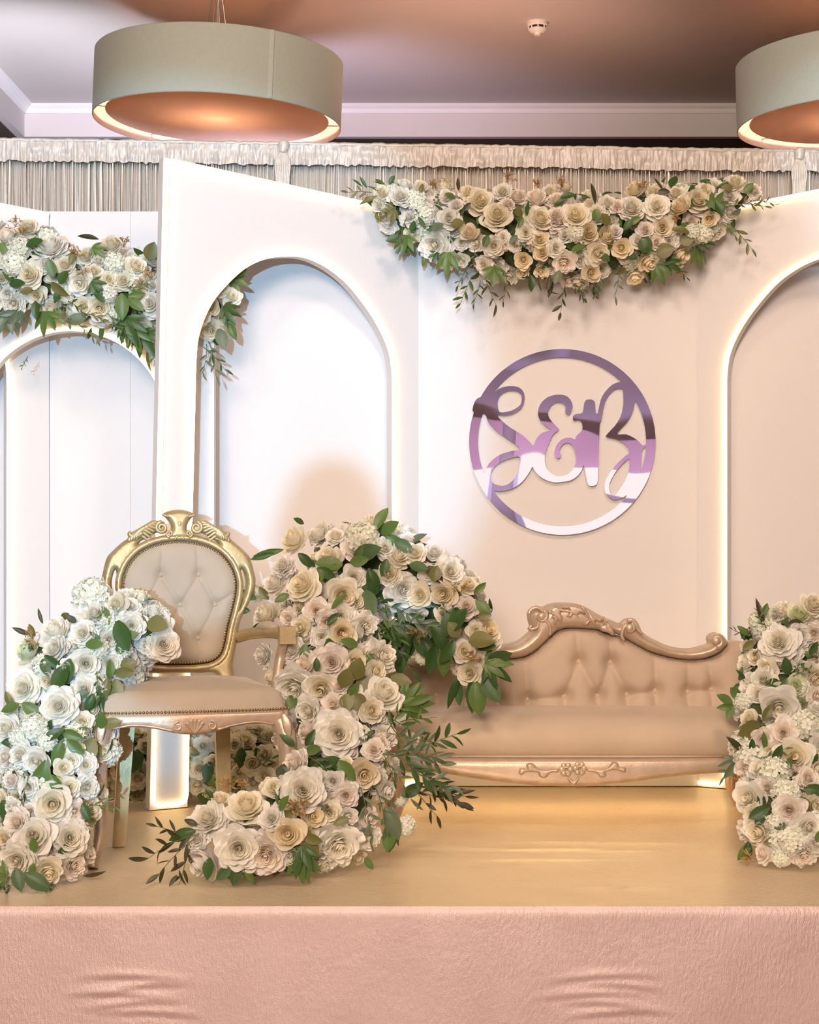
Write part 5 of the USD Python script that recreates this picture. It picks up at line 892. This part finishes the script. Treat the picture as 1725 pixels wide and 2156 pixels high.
e.leaves('640,350,150,105,s,4 640,300,80,75,b,1 660,380,120,110,o,1 550,430,110,160,o,0 540,420,80,140,b,1 580,460,90,210,b,2 620,420,90,20,o,1 800,680,110,100,b,0 790,700,90,250,b,1 880,610,110,340,b,0 830,690,110,30,o,3 440,870,110,140,b,1 450,880,100,190,b,1 440,880,90,240,b,1 620,1010,150,200,r,2 640,980,110,70,b,2 520,1190,150,140,s,4 490,1190,150,215,o,3 470,1230,140,240,m,3 560,1180,80,80,b,0 640,1220,140,20,o,1 700,1240,110,60,b,0 590,1210,120,340,o,1 900,1420,130,0,b,0 880,1470,120,300,b,2 930,1400,110,340,b,0 680,1540,140,200,b,0 650,1560,110,230,b,0 540,1790,110,260,b,0 560,1780,120,225,b,1 640,1770,150,10,b,2 720,1700,90,30,o,1 760,1690,80,300,b,1 800,350,90,10,b,4 940,550,90,60,b,0 520,730,90,120,b,0 510,740,70,200,b,0 990,1190,70,250,b,0 980,1760,80,60,b,1', 1400, 1200, 3.08)
e.berries('860,640,70 560,420,60 760,1680,50', 1400, 1200, 3.08); e.tan_sprays('500,1350,40 560,1870,40', 1400, 1200, 3.08)
e.fill(80, 60, -1.7, 1.7, cols='VWPHCW', rad=0.76, lm=(0, 0, 1, 1, 2), rpx=(0.04, 0.06))

# --- F: low rows at the foot of the left arch panel, seen beneath the chair
f = Arr('low row of cream roses on the stage floor behind the armchair legs', 'flower arrangement', 'floor_flowers', [(190, 1610, 80, 6.42, 0.13), (260, 1615, 80, 6.42, 0.13), (330, 1618, 78, 6.44, 0.12), (400, 1618, 78, 6.46, 0.12), (480, 1612, 85, 6.42, 0.14), (580, 1615, 85, 6.40, 0.14)], 106)
f.core(0.62)
f.listed('960,1400,62,C 900,1420,52,C 1000,1530,64,C 930,1580,52,C 700,1560,62,C 690,1650,64,C 720,1430,52,W 1070,1480,52,C 1070,1600,52,C 180,1500,52,Y 170,1580,52,Y 350,1620,58,C 345,1720,52,C 180,1680,48,C 370,1560,42,C 180,1440,46,W 760,1690,50,C 640,1500,48,Y 860,1560,50,C 850,1650,50,C 1010,1640,52,W 240,1560,50,Y 250,1650,50,C 290,1500,45,C 640,1420,40,Y 780,1520,45,C 800,1420,45,W', 160, 1040, 2.696)
f.leaves('380,1480,120,230,b,0 350,1450,100,270,b,0 760,1520,110,260,b,0 740,1560,110,300,b,1 940,1440,110,280,b,0 1020,1440,100,300,b,0 900,1600,90,250,b,1 200,1460,100,60,b,1 1010,1560,120,20,o,3 700,1480,90,150,b,2 690,1720,110,340,b,0 180,1740,120,10,o,0 900,1640,100,300,b,0 640,1380,70,100,b,1', 160, 1040, 2.696)
f.fill(40, 50, -1.5, 1.5, cols='CCWYC', rad=0.75, rpx=(0.038, 0.052), lm=(0, 0, 1, 1, 2), ll=(0.045, 0.075))

# ------------------------------------------------------------------ the photographer's neighbour, standing on the hall floor left of the camera: her shadow falls on the left arch
import manifold3d as m3
def chain_body(bones, refine, taubin=12):
    tot = None
    for (a, ra), (b, rb) in bones:
        sa = m3.Manifold.sphere(ra, 20).translate(tuple(map(float, a))); sb = m3.Manifold.sphere(rb, 20).translate(tuple(map(float, b)))
        h = m3.Manifold.batch_hull([sa, sb]); tot = h if tot is None else tot + h
    tot = tot.refine_to_length(refine); q = tot.to_mesh(); m = trimesh.Trimesh(q.vert_properties[:, :3], q.tri_verts); m.merge_vertices()
    trimesh.smoothing.filter_taubin(m, 0.5, -0.53, taubin); return m
HX, HYY = -0.31, -0.40
def B(x, y, z): return np.array([HX + x, HYY + y, z * 0.976])
CLOTH = mat('navy_dress_cloth', (0.05, 0.05, 0.10), 0.8, noise=(20.0, 0.2)); SKIN = mat('skin', (0.62, 0.40, 0.30), 0.5); HAIR = mat('dark_hair', (0.04, 0.025, 0.02), 0.5, bump=(300.0, 0.002)); SHOE = mat('black_shoe', (0.02, 0.02, 0.02), 0.4)
pe = thing('person', 'person in a navy dress standing before the stage with a phone held up', 'person', (HX, HYY, 0))
sk = []
sk += [((B(0, 0, 1.74), 0.088), (B(0, 0.012, 1.70), 0.072)), ((B(0, 0.015, 1.79), 0.082), (B(0, 0, 1.74), 0.088)), ((B(0, 0.02, 1.665), 0.045), (B(0, 0.0, 1.74), 0.075)), ((B(0, -0.005, 1.68), 0.052), (B(0, -0.01, 1.56), 0.056)),
       ((B(0, 0.09, 1.735), 0.012), (B(0, 0.075, 1.765), 0.010)), ((B(-0.087, 0, 1.735), 0.016), (B(-0.087, -0.005, 1.76), 0.016)), ((B(0.087, 0, 1.735), 0.016), (B(0.087, -0.005, 1.76), 0.016))]
HANDS = {-1: (0.05, 0.385, 1.64), 1: (0.225, 0.385, 1.655)}; ELB = {-1: (-0.265, 0.17, 1.47), 1: (0.335, 0.14, 1.48)}
for s in (-1, 1):
    h, el = HANDS[s], ELB[s]; wr = tuple(h[i] * 0.82 + el[i] * 0.18 for i in range(3)); o = -s
    sk += [((B(s * 0.19, -0.01, 1.52), 0.05), (B(*el), 0.042)), ((B(*el), 0.042), (B(*wr), 0.027)), ((B(*wr), 0.027), (B(*h), 0.031)), ((B(s * 0.10, -0.0, 0.50), 0.055), (B(s * 0.10, -0.02, 0.09), 0.036)), ((B(s * 0.10, -0.02, 0.09), 0.036), (B(s * 0.105, 0.12, 0.035), 0.03))]
    for k in range(4):
        z = h[2] - 0.020 + 0.019 * k
        sk += [((B(h[0], h[1] + 0.012, z), 0.010), (B(h[0] + o * 0.010, h[1] + 0.048, z + 0.003), 0.009)), ((B(h[0] + o * 0.010, h[1] + 0.048, z + 0.003), 0.009), (B(h[0] + o * (0.036 + 0.004 * (k % 2)), h[1] + 0.052, z + 0.005), 0.008))]
    sk += [((B(h[0] + o * 0.006, h[1] - 0.006, h[2] - 0.016), 0.011), (B(h[0] + o * 0.040, h[1] + 0.004, h[2] - 0.004), 0.009))]
sk += [((B(-0.19, -0.01, 1.52), 0.05), (B(0.19, -0.01, 1.52), 0.05)), ((B(0, -0.01, 1.56), 0.056), (B(0, 0, 1.20), 0.10)), ((B(0, 0, 1.20), 0.10), (B(-0.10, 0, 0.5), 0.055)), ((B(0, 0, 1.20), 0.10), (B(0.10, 0, 0.5), 0.055))]
obj('body', chain_body(sk, 0.014), SKIN, pe, True)
dr = []
dr += [((B(-0.185, -0.01, 1.52), 0.064), (B(0.185, -0.01, 1.52), 0.064)), ((B(-0.14, 0, 1.42), 0.095), (B(0.14, 0, 1.42), 0.095)), ((B(-0.14, 0, 1.42), 0.095), (B(-0.07, 0, 1.14), 0.098)), ((B(0.14, 0, 1.42), 0.095), (B(0.07, 0, 1.14), 0.098)), ((B(-0.07, 0, 1.14), 0.098), (B(0.07, 0, 1.14), 0.098)), ((B(-0.07, 0, 1.14), 0.098), (B(-0.10, 0, 0.95), 0.12)), ((B(0.07, 0, 1.14), 0.098), (B(0.10, 0, 0.95), 0.12)), ((B(-0.10, 0, 0.95), 0.12), (B(0.10, 0, 0.95), 0.12)), ((B(-0.10, 0, 0.95), 0.12), (B(-0.14, 0, 0.48), 0.12)), ((B(0.10, 0, 0.95), 0.12), (B(0.14, 0, 0.48), 0.12)), ((B(-0.14, 0, 0.48), 0.12), (B(0.14, 0, 0.48), 0.12))]
for s in (-1, 1): dr += [((B(s * 0.19, -0.01, 1.52), 0.064), (B(s * 0.245, 0.09, 1.505), 0.056))]
obj('dress', chain_body(dr, 0.02, 16), CLOTH, pe, True)
hr = [((B(0, -0.022, 1.80), 0.092), (B(0, -0.032, 1.74), 0.096)), ((B(0, -0.035, 1.74), 0.092), (B(0, -0.06, 1.60), 0.075)), ((B(-0.06, -0.03, 1.76), 0.05), (B(-0.075, -0.05, 1.60), 0.035)), ((B(0.06, -0.03, 1.76), 0.05), (B(0.075, -0.05, 1.60), 0.035))]
obj('hair', chain_body(hr, 0.014, 10), HAIR, pe, True)
for s in (-1, 1):
    e_ = trimesh.creation.icosphere(2, 0.011); e_.apply_translation(B(s * 0.031, 0.079, 1.762)); obj('eye', e_, PLASTIC, pe, True)
    obj('shoe', chain_body([((B(s * 0.10, -0.04, 0.04), 0.04), (B(s * 0.106, 0.14, 0.035), 0.035))], 0.012, 6), SHOE, pe, True)
lp = trimesh.creation.icosphere(2, 1.0); lp.apply_scale([0.022, 0.008, 0.006]); lp.apply_translation(B(0, 0.081, 1.693)); obj('lips', lp, mat('lip_colour', (0.5, 0.2, 0.18), 0.4), pe, True)
ph = thing('phone', 'black phone held up sideways in both hands', 'phone', B(0.12, 0.42, 1.66)); pz = float(B(0, 0, 1.665)[2])
obj('case', box(HX + 0.042, HX + 0.202, HYY + 0.417, HYY + 0.426, pz - 0.038, pz + 0.038), BLACK, ph); obj('screen', box(HX + 0.046, HX + 0.198, HYY + 0.4155, HYY + 0.4175, pz - 0.035, pz + 0.035), mat('dark_screen', (0.01, 0.01, 0.015), 0.1), ph)
